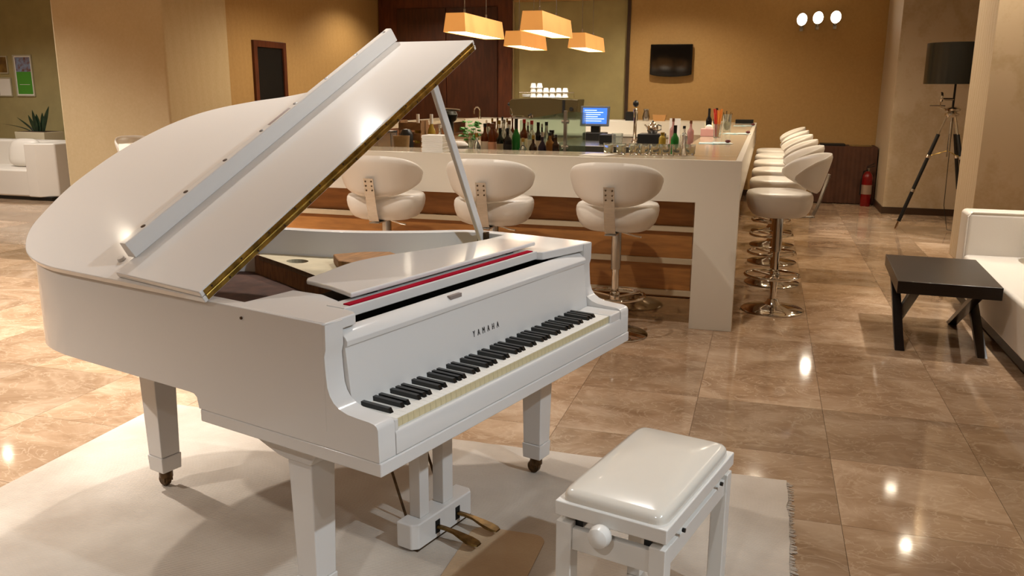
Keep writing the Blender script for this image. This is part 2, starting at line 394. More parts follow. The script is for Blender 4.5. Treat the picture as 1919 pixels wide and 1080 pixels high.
# ---------------------------------------------------------------- rug and pedal mat
rug=thing('rug','large cream woven rug under the white grand piano','rug',(0,0,0))
edge=[]
rng=random.Random(3)
n=60
right=[(0.178+rng.uniform(-.006,.006),0.6+2.855*i/n) for i in range(n+1)]
top=[(0.178-3.03*i/40,3.455+rng.uniform(-.004,.004)) for i in range(1,41)]
MB().prism([(-2.85,0.6)]+right+top,0.0005,0.009).build('rug_field',RUGM,rug)
fr=MB()
for i in range(420):
    y=0.62+2.83*i/420; l=rng.uniform(.008,.03); dx=rng.uniform(-.006,.006)
    fr.add([(0.172,y,.004),(0.172,y+.004,.004),(0.178+l,y+.003+dx,.002),(0.178+l,y+dx,.002),(0.172,y,.0075),(0.172,y+.004,.0075),(0.178+l,y+.003+dx,.0035),(0.178+l,y+dx,.0035)],[(4,5,6,7),(3,2,1,0),(0,1,5,4),(1,2,6,5),(2,3,7,6),(3,0,4,7)])
o=fr.build('fringe',RUGM,rug,smooth=False); o['kind']='stuff'
pm=MB().prism(rrect(-0.93,-0.655,1.95,2.72,0.05),0.0092,0.013).build('pedal_mat',MATB,bevel=0.001)
tag(pm,'small brown mat lying on the rug in front of the piano pedals','mat')

# ---------------------------------------------------------------- grand piano (u = x along the keys, v = y towards the tail)
pn=thing('grand_piano','glossy white grand piano with raised lid and open keyboard','piano',(-0.8821,1.8526,0),1.2875)
ZR=0.985; PW=1.49
OUT=catmull([(0,.192),(0,.5),(0,.75),(0,1.0),(0,1.28),(.004,1.44),(.03,1.575),(.08,1.67),(.155,1.75),(.25,1.80),(.40,1.85),(.555,1.860),(.69,1.845),(.82,1.797),(.925,1.718),(.998,1.61),(1.06,1.45),(1.098,1.31),(1.155,1.175),(1.23,1.045),(1.34,.90),(1.43,.80),(1.475,.71),(1.49,.60),(1.49,.45),(1.49,.192)],5)
OUT=[(max(0,a_),b_) if b_<1.3 else (a_,b_) for a_,b_ in OUT]; OUT=[(min(PW,a_),b_) for a_,b_ in OUT]
def strip_wall(outer,inner,z0,z1):
    b=MB(); n=len(outer)
    vs=[(x,y,z0) for x,y in outer]+[(x,y,z1) for x,y in outer]+[(x,y,z0) for x,y in inner]+[(x,y,z1) for x,y in inner]
    fs=[]
    for i in range(n-1):
        fs+=[(i,i+1,n+i+1,n+i),(2*n+i,3*n+i,3*n+i+1,2*n+i+1),(n+i,n+i+1,3*n+i+1,3*n+i),(i,2*n+i,2*n+i+1,i+1)]
    fs+=[(0,n,3*n,2*n),(n-1,3*n-1,4*n-1,2*n-1)]
    return b.add(vs,fs)
INN=offset(OUT,.05)
def top_bevel(o,w=0.004):
    me=o.data; at=me.attributes.new('bevel_weight_edge','FLOAT','EDGE')
    for e_ in me.edges:
        a,b=(me.vertices[i].co for i in e_.vertices)
        if min(a.z,b.z)>ZR-1e-4 and abs(a.y-b.y)+abs(a.x-b.x)>1e-5:
            if abs(a.y-b.y)<1e-4 and (abs(a.y-.192)<.002 or abs(a.y-.76)<.002): continue
            at.data[e_.index].value=1.0
    b_=o.modifiers.new('bevel','BEVEL'); b_.width=w; b_.segments=2; b_.limit_method='WEIGHT'; b_.harden_normals=True
top_bevel(strip_wall(OUT,INN,.687,ZR).build('rim',PIANO,pn))
ARM=[(.010,.642),(.012,.730),(.016,.739),(.024,.744),(.04,.747),(.08,.749),(.115,.752),(.142,.760),(.162,.773),(.175,.79),(.183,.812),(.187,.857),(.189,.895),(.183,.916),(.182,ZR),(.30,ZR),(.30,.75),(.76,.75),(.76,.687),(.738,.685),(.725,.676),(.718,.642)]
top_bevel(MB().prism(ARM,.0005,.066,'x').build('arm',PIANO,pn))
top_bevel(MB().prism(ARM,PW-.066,PW-.0005,'x').build('arm',PIANO,pn))
kb=MB().prism([(0,.005),(PW,.005),(PW,.714),(0,.714)],.602,.6405).build('key_bed',PIANO,pn,bevel=0.004)
MB().prism([(.008,.6415),(.009,.698),(.012,.706),(.0205,.7085),(.0205,.6415)],.068,PW-.068,'x').build('key_slip',PIANO,kb,bevel=0.003)
MB().box(.068,.083,.013,.16,.642,.737).build('key_block',PIANO,kb,bevel=0.003)
MB().box(1.336,1.422,.013,.16,.642,.738).build('key_block',PIANO,kb,bevel=0.005)
MB().box(.07,1.42,.03,.70,.6405,.70).build('key_frame',DARKIN,kb)
K0=.084; KW=(1.335-.084)/52
wk=MB(); wk.box(.0004,KW-.0004,.022,.20,.703,.735,0); wk.box(.0004,KW-.0004,.0212,.0222,.7095,.7335,1)
wk=wk.mesh('white_key',[IVORY,KFRONT],smooth=False)
bk=MB(); bk.prism([(.056,.735),(.064,.7475),(.2,.7485),(.2,.72),(.056,.72)],-.0066,.0066,'x')
bk=bk.mesh('black_key',EBONY,smooth=False)
names='ABCDEFG'
for i in range(52):
    o=bpy.data.objects.new('white_key',wk); COL.objects.link(o); o.parent=kb; o.location=(K0+i*KW,0,0)
    if names[i%7] in 'ACDFG' and i<51:
        o=bpy.data.objects.new('black_key',bk); COL.objects.link(o); o.parent=kb; o.location=(K0+(i+1)*KW,0,0)
# fall board with lettering
fb=MB().prism([(.157,.712),(.166,.80),(.178,.905),(.171,.91),(.170,.924),(.176,.932),(.200,.948),(.216,.952),(.222,.94),(.205,.70)],.068,1.422,'x').build('fall_board',PIANO,pn,bevel=0.002)
me=text_mesh('YAMAHA',.029,2.5); me.materials.append(mat('lettering_dark','#2a2723',0.4))
lt=bpy.data.objects.new('lettering',me); COL.objects.link(lt); lt.parent=fb
lt.matrix_local=Matrix.Translation((.715,.1655,.806))@Matrix.Rotation(math.radians(90-6.5),4,'X')@Matrix.Diagonal((.66,1.0,1,1))
MB().box(.545,.605,.184,.197,.9375,.9495).map(lambda x,y,z:(x,y,z)).build('badge',mat('badge_grey','#8c7f78',0.5),fb)
# action cavity (black boards stand in for its shade), music shelf, cheeks, desk
MB().box(.066,1.424,.225,.235,.70,.99).map(lambda x,y,z:(x,y+.12,z-.02)).build('cavity_shade_panel',DARKIN,pn)
MB().box(.066,1.424,.206,.36,.70,.705).build('cavity_shade_floor',DARKIN,pn)
CH=[(.004,.1835),(.125,.19),(.137,.205),(.145,.24),(.205,.33),(.235,.42),(.226,.535),(.004,.54)]
MB().prism(CH,.955,ZR+.0015).build('cheek_top',PIANO,pn,bevel=0.005)
CR=[(1.486,.1835),(1.425,.186),(1.30,.205),(1.18,.225),(1.165,.25),(1.16,.30),(1.16,.50),(1.2,.56),(1.486,.56)]
MB().prism(CR,.955,ZR+.0015).build('cheek_top',PIANO,pn,bevel=0.005)
sh=MB().box(.14,1.17,.245,.315,.958,.990).build('music_shelf',PIANO,pn,bevel=0.004)
MB().box(.165,1.145,.249,.273,.990,.9935).build('felt_strip',FELTR,sh,label='red felt strip')
DK=[(.208,.283),(.245,.40),(.262,.515),(.285,.535)]+catmull([(.377,.552),(.50,.585),(.60,.592),(.72,.575),(.86,.535),(1.0,.505),(1.10,.485),(1.20,.47)],4)+[(1.225,.40),(1.225,.285)]
MB().prism(DK,.998,1.013).build('music_desk',PIANO,pn,bevel=0.006,seg=3)
MB().box(.30,.34,.30,.50,.985,.999).build('desk_runner',BLACK,pn)
MB().box(1.05,1.09,.30,.46,.985,.999).build('desk_runner',BLACK,pn)
MB().box(.24,1.16,.315,.54,.93,.95).build('pin_block',DARKIN,pn)
# hollow interior: dark bed, raised cream deck with a round hole, step, loose box
bed=[p for p in offset(OUT,.045)]
MB().prism([q for q in bed if q[1]>.37]+[(1.42,.36),(.066,.36)],.69,.79).build('bed_board',DARKBED,pn)
inn=offset(OUT,.048)
deck=[(.70,.78),(.774,.998),(.86,1.25),(.935,1.50)]+[p for p in inn if p[0]>.94 and p[1]<1.56 and p[1]>.72]+[(1.42,.70),(1.42,.56)]
bm=bmesh.new()
def loop(pts,z):
    vs=[bm.verts.new((x,y,z)) for x,y in pts]; return [bm.edges.new((vs[i],vs[(i+1)%len(vs)])) for i in range(len(vs))]
e=loop(deck,.875); h=loop([(.937+.040*math.cos(2*PI*i/20),1.268+.050*math.sin(2*PI*i/20)) for i in range(20)],.875)
bmesh.ops.triangle_fill(bm,use_beauty=True,edges=e+h)
r=bmesh.ops.extrude_face_region(bm,geom=list(bm.faces)); bmesh.ops.translate(bm,vec=(0,0,-.02),verts=[g for g in r['geom'] if isinstance(g,bmesh.types.BMVert)])
bmesh.ops.recalc_face_normals(bm,faces=bm.faces)
me=bpy.data.meshes.new('deck_board'); bm.to_mesh(me); bm.free(); me.materials.append(CREAMB)
o=bpy.data.objects.new('deck_board',me); COL.objects.link(o); o.parent=pn; o['label']='cream deck board with a round hole inside the case'
MB().lathe([(0,.800),(.058,.800),(.058,.854),(.056,.854),(.056,.802),(0,.802)],24,(.937,1.268,0)).build('hole_shade_cup',DARKIN,pn)  # black cup added under the hole to make it read as shaded
ps=[(.70,.78),(.774,.998),(.86,1.25),(.935,1.50),(.945,1.54)]
strip_wall(ps,offset(ps,.02),.79,.8745).build('deck_riser',BROWNW,pn)
MB().prism([(.90,1.00),(.985,1.11),(1.10,1.04),(1.16,.95),(1.10,.82),(.90,.82)],.876,.915).build('brown_block',BROWNW,pn,bevel=0.006)
MB().box(1.425,1.44,.93,.955,.93,.965).map(lambda x,y,z:(x-.095,y-.02,z+.01)).build('lid_catch',BRONZE,pn)
# legs and casters
def pleg(u,v,s,s2,zt):
    c=(u+s/2,v+s/2)
    l=MB().frustum(c,(s2/2,s2/2),(s/2,s/2),.15,zt).frustum(c,(s2/2+.001,s2/2+.001),(s2/2+.004,s2/2+.004),.085,.15).build('leg',PIANO,pn,bevel=0.004)
    MB().lathe([(.0,.05),(.026,.05),(.026,.085),(.0,.085)],14,(c[0],c[1],0)).build('caster_socket',BRONZE,l)
    w=MB().lathe([(.0,-.014),(.022,-.014),(.027,-.009),(.027,.009),(.022,.014),(.0,.014)],18).map(lambda x,y,z:(c[0]+z,c[1]+.01+x,.0365+y))
    w.box(c[0]-.02,c[0]-.015,c[1]-.012,c[1]+.02,.03,.068).box(c[0]+.015,c[0]+.02,c[1]-.012,c[1]+.02,.03,.068).build('caster',BRONZE,l,bevel=0.001)
pleg(.066,.326,.098,.080,.602); pleg(1.284,.285,.098,.080,.602); pleg(.358,1.465,.104,.084,.69)
for u in (.066,1.284):
    v0=.326 if u<1 else .285
    br=[(v0-.075,.602),(v0-.075,.585),(v0-.062,.583),(v0-.045,.578),(v0-.02,.56),(v0,.53),(v0+.098,.53),(v0+.13,.535),(v0+.19,.555),(v0+.25,.578),(v0+.26,.583),(v0+.26,.602)]
    MB().prism(br,u-.004,u+.102,'x').build('leg_bracket',PIANO,pn,bevel=0.003)
# pedal lyre
ly=MB().prism([(.565,.345),(.875,.345),(.895,.365),(.895,.43),(.545,.43),(.545,.365)],.016,.112).build('pedal_lyre',PIANO,pn,bevel=0.006)
MB().frustum((.628,.392),(.026,.024),(.026,.024),.112,.602).build('lyre_post',PIANO,ly,bevel=0.003)
MB().frustum((.765,.392),(.030,.024),(.030,.024),.112,.602).build('lyre_post',PIANO,ly,bevel=0.003)
MB().prism([(.56,.35),(.88,.35),(.88,.425),(.56,.425)],.0092,.016).build('lyre_foot',BRONZE,ly)
for u in (.67,.79):
    pp=[]
    P=MB(); st=[(.345,.058,.009,.008),(.31,.060,.009,.007),(.27,.058,.013,.006),(.235,.052,.021,.006),(.205,.047,.026,.006),(.18,.043,.024,.005),(.166,.041,.014,.004)]
    vs=[];fs=[]
    for (v,z,w,hh) in st: vs+=[(u-w,v,z),(u-w*.7,v,z+hh),(u+w*.7,v,z+hh),(u+w,v,z),(u+w*.7,v,z-hh*.6),(u-w*.7,v,z-hh*.6)]
    for i in range(len(st)-1):
        for q in range(6): fs.append((i*6+q,i*6+(q+1)%6,(i+1)*6+(q+1)%6,(i+1)*6+q))
    fs+=[tuple(range(6)),tuple(range(len(vs)-6,len(vs)))[::-1]]
    P.add(vs,fs).build('pedal',mat('tarnished_brass','#7a5f36',0.35,metal=1.0,vary=.4,scale=40),ly)
    MB().box(u-.013,u+.013,.3435,.347,.035,.085).build('pedal_slot',DARKIN,ly)
MB().tube([(.60,.425,.09),(.60,.62,.60)],.005).build('brace_rod',BRONZE,ly)
MB().tube([(.80,.425,.09),(.80,.62,.60)],.005).build('brace_rod',BRONZE,ly)
MB().tube([(.70,.43,.10),(.70,.44,.60)],.004).build('pedal_rod',BRONZE,ly)
# lid, tilted about the bass-side hinge line
TH=math.radians(29.1); CT=math.cos(TH); ST=math.sin(TH)
def tilt(w,v,n): return (w*CT-n*ST, v, ZR+.002+w*ST+n*CT)
LO=[q for q in offset(OUT,-.013) if q[1]>.66]; LO=[(max(a,-.013) if b<1.3 else a,b) for a,b in LO]
LO=[(-.013,.634)]+LO+[(1.53,.634)]
ld=MB().prism(LO,0,.02).map(tilt).build('lid',PIANO,pn,bevel=0.003)
MB().prism([(-.013,.634),(1.53,.634),(1.535,1.045),(.0,1.045)],.0205,.040).map(tilt).build('lid_flap',PIANO,ld,bevel=0.004)
lp=MB().prism([(1.030,.0405),(1.035,.070),(1.040,.092),(1.043,.0945),(1.067,.0945),(1.070,.091),(1.070,.0405)],.075,1.545,'x').map(tilt).build('flap_lip',PIANO,ld,bevel=0.002)
for w in (.165,.356,.547,.739,.931,1.122,1.313,1.509):
    MB().lathe([(0,.094),(.0085,.094),(.0085,.0953),(.007,.0957),(0,.0957)],12,(w,1.056,0)).map(tilt).build('bumper',TRIMD,lp)
MB().box(.779,.897,1.050,1.062,.0942,.0952).map(tilt).build('badge',mat('badge_brown','#7a6258',0.4),lp)
hg=MB().box(.0,1.515,.6318,.6338,.0035,.0175).box(.0,1.515,.6318,.6338,.0225,.0365).tube([(.0,.631,.020),(1.515,.631,.020)],.0032,8).map(tilt).build('lid_hinge',BRASS,ld,label='long brass piano hinge')
for i in range(24):
    w=.03+i*.063; z=.010 if i%2 else .030
    MB().lathe([(0,0),(.0035,0),(.0035,.0015),(0,.0015)],8).map(lambda x,y,zz:tilt(w+x,.6318-zz,z+y)).build('hinge_screw',TRIMD,ld)
MB().lathe([(0,0),(.013,0),(.011,.010),(0,.012)],14,(.075,1.12,.0205)).map(tilt).build('rubber_button',PIANO,ld)
MB().bar((1.405,.655,.955),(1.115,.683,1.603),.022,.030).build('lid_prop',PIANO,pn,bevel=0.004)
MB().box(1.395,1.43,.635,.675,.945,.992).build('prop_socket',BRONZE,pn,bevel=0.003)
MB().tube([(.0,.50,.955),(-.004,.50,.955)],.004).build('rim_screw',BRONZE,pn)

# ---------------------------------------------------------------- piano bench
bn=thing('piano_bench','white adjustable piano bench with padded seat and side knob','bench',(-0.252,2.30,0),math.radians(75.3-90))
hx,hy=.160,.283
MB().box(-hx,hx,-hy,hy,.458,.500).build('seat_frame',BENCHW,bn,bevel=0.004)
cu=MB(); N=28
def sq(a,ex): return math.copysign(abs(a)**ex,a)
rings=[(1.0,.4985),(1.0,.510),(.985,.519),(.945,.5265),(.86,.532),(.5,.536),(.0,.537)]
vs=[];fs=[]
for sc_,z in rings:
    for i in range(N*2):
        a=2*PI*i/(N*2); vs.append(((hx-.010)*(1-(1-sc_)*1.0)*sq(math.cos(a),.16),(hy-.010)*(1-(1-sc_)*(.6 if sc_>.8 else 1))*sq(math.sin(a),.16),z))
for k in range(len(rings)-1):
    for i in range(N*2): j=(i+1)%(N*2); fs.append((k*N*2+i,k*N*2+j,(k+1)*N*2+j,(k+1)*N*2+i))
cu.add(vs,fs).build('seat_cushion',VINYL,bn,ang=60)
for sx in (-1,1):
    for sy in (-1,1):
        cx,cy=sx*(hx-.026),sy*(hy-.026)
        MB().box(cx-.023,cx+.023,cy-.023,cy+.023,.0092,.440).build('leg',BENCHW,bn,bevel=0.003)
for sy in (-1,1): MB().box(-hx+.049,hx-.049,sy*(hy-.022)-.012,sy*(hy-.022)+.012,.362,.425).build('apron',BENCHW,bn,bevel=0.002)
for sx in (-1,1): MB().box(sx*(hx-.022)-.012,sx*(hx-.022)+.012,-hy+.049,hy-.049,.372,.425).build('apron',BENCHW,bn,bevel=0.002)
for sx in (-1,1):
    for sy in (-1,1): MB().box(sx*.10-.012,sx*.10+.012,sy*(hy-.05)-.02,sy*(hy-.05)+.02,.425,.458).build('lift_bracket',BLACK,bn)
MB().box(-.12,.12,-hy+.06,-hy+.07,.43,.458).build('lift_rail',STEEL,bn)
kn=MB().lathe([(0,-.016),(.010,-.016),(.012,-.004),(.020,.0),(.029,.013),(.031,.026),(.027,.042),(.014,.052),(0,.054)],24).map(lambda x,y,z:(-.012+x,-hy-.002-z,.447+y)).build('knob',BENCHW,bn)
for sx in (-1,1):
    for y in (-.16,.16): MB().tube([(sx*(hx-.002),y,.445),(sx*(hx+.006),y,.445)],.006).build('lift_bolt',BLACK,bn)

# ---------------------------------------------------------------- bar
BX0,BX1,BY0,BY1=-4.93,-0.135,5.72,12.9; BH=1.137
bar=thing('bar_counter','long white bar counter with wooden front and waterfall end','bar counter',(0,0,0))
MB().box(BX0+.0405,BX1-.0405,BY0+.0405,BY0+.48,1.095,BH).build('front_worktop',BARTOP,bar,bevel=0.003)
MB().box(BX1-.475,BX1-.0405,BY0+.482,BY1,1.095,BH).build('side_worktop',BARTOP,bar,bevel=0.003)
MB().box(BX0+.0405,BX0+.475,BY0+.482,BY1,1.095,BH).build('side_worktop',BARTOP,bar,bevel=0.003)
MB().prism([(BX0,0),(BX0,BH),(BX1,BH),(BX1,0),(BX1-.281,0),(BX1-.281,.859),(BX0+.281,.859),(BX0+.281,0)],BY0,BY0+.04,'y').build('front_apron',BARW,bar,bevel=0.002)
MB().box(BX1-.281,BX1,BY0+.0405,BY0+.14,0,.858).build('end_post',BARW,bar,bevel=0.002)
MB().box(BX0,BX0+.281,BY0+.0405,BY0+.14,0,.858).build('end_post',BARW,bar,bevel=0.002)
MB().box(BX1-.04,BX1,BY0+.0405,BY1,.859,BH).build('side_apron',BARW,bar,bevel=0.002)
MB().box(BX0,BX0+.04,BY0+.0405,BY1,.859,BH).build('side_apron',BARW,bar,bevel=0.002)
MB().box(BX0+.30,BX1-.30,BY0+.165,BY0+.20,.172,1.094).build('wood_panel',BARWOOD,bar,label='brown wooden front panel')
for z in (.655,.430,.205): MB().box(BX0+.2812,BX1-.2812,BY0+.142,BY0+.165,z-.019,z+.019).build('panel_rail',mat('cream_rail','#b9a688',0.35),bar,bevel=0.002)
MB().box(BX0+.2812,BX1-.2812,BY0+.150,BY0+.20,0,.170).build('kick_plate',mat('mirror_steel','#a8957a',0.08,metal=1.0),bar,label='polished metal kick plate')
MB().box(BX1-.33,BX1-.30,BY0+.2,BY1,.0,1.094).build('side_panel',BARWOOD,bar)
MB().box(BX0+.30,BX0+.33,BY0+.2,BY1,.0,1.094).build('side_panel',BARWOOD,bar)
bb=thing('back_counter','white rear counter with raised ledge under the coffee machine','counter',(0,0,0))
MB().box(-4.44,-.62,12.65,13.35,1.095,BH).build('ledge_top',BARW,bb,bevel=0.003)
MB().box(-4.44,-.62,12.62,12.65,.95,BH).build('backsplash',BARW,bb)
MB().box(-4.44,-.62,12.0,12.62,.915,.95).build('worktop',STEEL,bb)
MB().box(-4.44,-.62,12.05,12.62,.0,.914).build('cabinet_body',BARW,bb)
MB().box(-4.44,-.62,12.66,13.35,.0,1.094).build('ledge_body',BARW,bb)
wr=thing('bottle_rail_counter','steel inner counter carrying bottles behind the bar front','counter',(0,0,0))
RZ=1.06
MB().box(-4.3,-.625,6.215,6.95,RZ-.03,RZ).build('steel_top',STEEL,wr,bevel=0.003)
MB().box(-4.28,-.63,6.25,6.93,0,RZ-.031).build('cabinet_body',BLACK,wr)
ws=thing('service_station','stainless steel work station inside the bar','work station',(0,0,0))
MB().box(-2.15,-.98,8.6,10.35,.985,1.02).build('steel_top',STEEL,ws,bevel=0.004)
MB().box(-2.12,-1.01,8.63,10.32,0,.984).build('steel_body',STEEL,ws)
MB().box(-2.15,-.98,8.57,8.598,.90,1.03).build('front_lip',STEEL,ws,bevel=0.003)
sv=thing('side_shelf','narrow steel shelf along the inside of the right counter','shelf',(0,0,0))
MB().box(-.97,-.62,6.98,10.6,RZ-.03,RZ).build('shelf_top',STEEL,sv,bevel=0.003)
MB().box(-.95,-.64,7.0,10.58,0,RZ-.031).build('shelf_body',BLACK,sv)

# ---------------------------------------------------------------- bar stools (sitter faces local +y, back at -y)
def make_stool(label,loc,rz):
    t=thing('bar_stool',label,'bar stool',loc,rz,'white swivel bar stools around the bar')
    MB().lathe([(0,0),(.222,0),(.225,.006),(.218,.012),(.12,.028),(.06,.045),(.042,.07),(.036,.085),(0,.085)],40).build('base',CHROME,t)
    MB().lathe([(0,.08),(.024,.08),(.024,.46),(0,.46)],18).build('lower_column',CHROME,t)
    MB().lathe([(0,.44),(.031,.44),(.033,.445),(.033,.70),(0,.70)],18).build('upper_column',STEEL,t)
    ring=[(.19*math.cos(2*PI*i/40),.02+.19*math.sin(2*PI*i/40),.262) for i in range(40)]
    fr_=MB().tube(ring,.011,8,closed=True)
    for a in (40,160,280): fr_.tube([(0,0,.255),(.19*math.cos(math.radians(a)),.02+.19*math.sin(math.radians(a)),.262)],.008,8)
    fr_.lathe([(0,.225),(.032,.225),(.034,.24),(.034,.28),(.030,.29),(0,.29)],18).build('foot_ring',CHROME,t)
    N=44; prof=[(.0,.695),(.45,.697),(.68,.704),(.82,.720),(.92,.752),(.98,.795),(1.0,.83),(.99,.855),(.955,.870),(.85,.878),(.5,.880),(0,.876)]
    vs=[];fs=[]
    for s_,z in prof:
        for i in range(N):
            a=2*PI*i/N; vs.append((.262*s_*sq(math.cos(a),.72),.225*s_*sq(math.sin(a),.72)+.01,z))
    for k in range(len(prof)-1):
        for i in range(N): j=(i+1)%N; fs.append((k*N+i,k*N+j,(k+1)*N+j,(k+1)*N+i))
    MB().add(vs,fs).build('seat',LEATH,t,ang=70)
    # wrap-around backrest: superellipse patch bent round the seat
    b=MB(); NS=36; NT=14; AM=math.radians(84); vs=[]
    def pt(s_,t_,side):
        p_=math.sin(s_*AM)/math.sin(AM); q_=.55*abs(p_)+.45*abs(s_)
        hh=max(.012,(1-q_**2.6))**(1/1.9)
        zc=.998; z=zc+(.155 if t_>0 else .125)*hh*t_
        r_=.243+.085*(z-.87)/.29; edge=math.sqrt(max(0,1-abs(t_)**5))*math.sqrt(max(0,1-abs(s_)**8))
        th_=.017*edge+.0015; r_+=side*th_
        a=-PI/2+s_*AM
        return (r_*1.0*math.cos(a),r_*.95*math.sin(a)-.012,z)
    for side in (1,-1):
        for i in range(NS+1):
            for j in range(NT+1): vs.append(pt(-1+2*i/NS,-1+2*j/NT,side))
    M_=(NS+1)*(NT+1); fs=[]
    I=lambda i,j,k:k*M_+i*(NT+1)+j
    for i in range(NS):
        for j in range(NT):
            fs.append((I(i,j,0),I(i+1,j,0),I(i+1,j+1,0),I(i,j+1,0))); fs.append((I(i,j,1),I(i,j+1,1),I(i+1,j+1,1),I(i+1,j,1)))
        for j in (0,NT): fs.append((I(i,j,0),I(i+1,j,0),I(i+1,j,1),I(i,j,1)))
    for j in range(NT):
        for i in (0,NS): fs.append((I(i,j,0),I(i,j+1,0),I(i,j+1,1),I(i,j,1)))
    b.add(vs,fs).build('backrest',LEATH,t,ang=75)
    pl=[(-.225,.71),(-.242,.75),(-.262,.81),(-.278,.87),(-.296,.935),(-.313,1.005)]
    pv=[];pf=[]
    for k,(y,z) in enumerate(pl):
        pv+=[(-.034,y-.012,z),(.034,y-.012,z),(.034,y-.004,z),(-.034,y-.004,z)]
        if k:
            for q in range(4): pf.append(((k-1)*4+q,(k-1)*4+(q+1)%4,k*4+(q+1)%4,k*4+q))
    pf+=[(0,1,2,3),(len(pv)-4,len(pv)-3,len(pv)-2,len(pv)-1)]
    pv+= [(-.034,-.24,.695),(.034,-.24,.695),(.034,-.05,.69),(-.034,-.05,.69),(-.034,-.24,.702),(.034,-.24,.702),(.034,-.05,.697),(-.034,-.05,.697)]
    n0=len(pv)-8; pf+=[tuple(n0+i for i in q) for q in [(3,2,1,0),(4,5,6,7),(0,1,5,4),(1,2,6,5),(2,3,7,6),(3,0,4,7)]]
    br=MB().add(pv,pf).build('back_bracket',STEEL,t,ang=30)
    for x in (-.02,.02):
        for y,z in ((-.321,.985),(-.313,.955),(-.306,.925)):
            MB().sphere((x,y,z),.006,8,6).build('bolt',BRONZE,br)
    MB().tube([(.03,-.02,.69),(.12,-.06,.675),(.17,-.08,.672)],.006,8).build('lever',CHROME,t)
    return t
st0=make_stool('white bar stool in front of the bar, nearest the raised piano lid edge',(-2.50,5.44,0),math.radians(4))
copy_tree(st0,(-1.715,5.44,0),math.radians(2),'white bar stool in front of the bar, half hidden by the lid prop')
copy_tree(st0,(-.882,5.44,0),math.radians(-1),'white bar stool in front of the bar, beside the white end post')
OD=['nearest','second','third','fourth','fifth','farthest']
for i in range(6):
    copy_tree(st0,(.132,6.43+.95*i,0),math.radians(90+[8,3,-2,2,-3,0][i]),'white bar stool on the right side of the bar, %s from the camera'%OD[i])
copy_tree(st0,(-5.21,6.5,0),math.radians(-96),'white bar stool at the left end of the bar, mostly behind the piano lid')

# ---------------------------------------------------------------- pendant lamps
def pendant(label,x,y,z,first=None):
    t=thing('pendant_lamp',label,'pendant lamp',(x,y,z),0,'orange pendant lamps over the bar')
    w,l,h_=.098,.56,.155; w2,l2=.082,.535
    B=[(-w,-l),(w,-l),(w,l),(-w,l)]; Tt=[(-w2,-l2),(w2,-l2),(w2,l2),(-w2,l2)]
    vs=[(a,b,0) for a,b in B]+[(a,b,h_) for a,b in Tt]+[(a*.97,b*.99,0) for a,b in B]+[(a*.97,b*.99,h_) for a,b in Tt]
    fs=[]
    for i in range(4):
        j=(i+1)%4; fs+=[(i,j,4+j,4+i),(8+j,8+i,12+i,12+j),(i,8+i,8+j,j),(4+i,4+j,12+j,12+i)]
    sh_=MB().add(vs,fs).build('lamp_shade',SHADE,t,smooth=False)
    MB().box(-w*.955,w*.955,-l*.985,l*.985,.006,.012).build('diffuser',DIFFUSE,t)
    MB().box(-w2*.96,w2*.96,-l2*.985,l2*.985,h_-.006,h_-.002).build('top_panel',SHADE,t)
    for yy in (-.3,.3):
        r_=MB().tube([(0,yy,h_-.004),(0,yy,CEIL-z-.02)],.0035,8).build('suspension_rod',STEEL,t)
        MB().lathe([(0,0),(.010,0),(.010,.05),(0,.05)],10,(0,yy,h_)).build('rod_sleeve',STEEL,t)
    MB().box(-.04,.04,-.36,.36,CEIL-z-.025,CEIL-z-.001).build('ceiling_canopy',STEEL,t)
pendant('orange fabric pendant lamp, leftmost, overlapping the tip of the piano lid',-2.555,7.56,2.043)
pendant('orange fabric pendant lamp, the largest and highest of the middle pair',-1.89,7.56,2.047)
pendant('orange fabric pendant lamp hanging behind and left of the largest one',-2.635,9.56,2.026)
pendant('orange fabric pendant lamp, rightmost and lowest over the bar',-1.985,9.76,2.012)
for (x,y,z) in ((-2.2,7.6,2.0),(-2.3,9.7,1.98)): pass

# ---------------------------------------------------------------- wall spotlights, television
for k,(x,z,lab) in enumerate(((.388,2.58,'left of the three'),(.606,2.60,'middle of the three'),(.845,2.605,'right of the three'))):
    t=thing('wall_spotlight','bright oval wall spotlight on the tan wall, '+lab,'spotlight',(x,YB,z),0,'wall spotlights above the side table')
    MB().box(-.025,.025,-.02,0,-.15,-.05).build('wall_plate',STEEL,t,bevel=0.003)
    MB().tube([(0,-.02,-.10),(0,-.10,-.09),(0,-.13,-.02)],.009,8).build('arm',STEEL,t)
    tf=Matrix.Translation((0,-.15,0))@Matrix.Rotation(math.radians(72),4,'X')@Matrix.Rotation(math.radians(-14),4,'Y')
    hd=MB().lathe([(0,-.10),(.045,-.09),(.085,-.03),(.098,.01),(.10,.02),(.092,.02),(.088,.008),(0,.004)],28).map(lambda a,b,c:tf@Vector((a*.76,b*.98,c))).build('lamp_head',STEEL,t)
    MB().lathe([(0,.010),(.088,.010),(.088,.016),(0,.018)],28).map(lambda a,b,c:tf@Vector((a*.76,b*.98,c))).build('lens',WALLLAMP,t)
tv=thing('television','black flat television mounted on the tan wall','television',(-1.464,YB,2.02))
MB().box(-.20,.20,-.05,0,-.14,.14).build('wall_mount',BLACK,tv)
sc=[(-.315,.24),(.315,.24),(.315,-.205)]+[(.315-.63*i/12,-.205-.035*math.sin(PI*i/12)**.6) for i in range(1,12)]+[(-.315,-.205)]
MB().prism(sc,-.11,-.05,'y').build('casing',BLACKG,tv,bevel=0.006)
MB().box(-.285,.285,-.1115,-.1095,-.185,.215).build('screen',mat('dark_screen','#070708',0.08),tv)

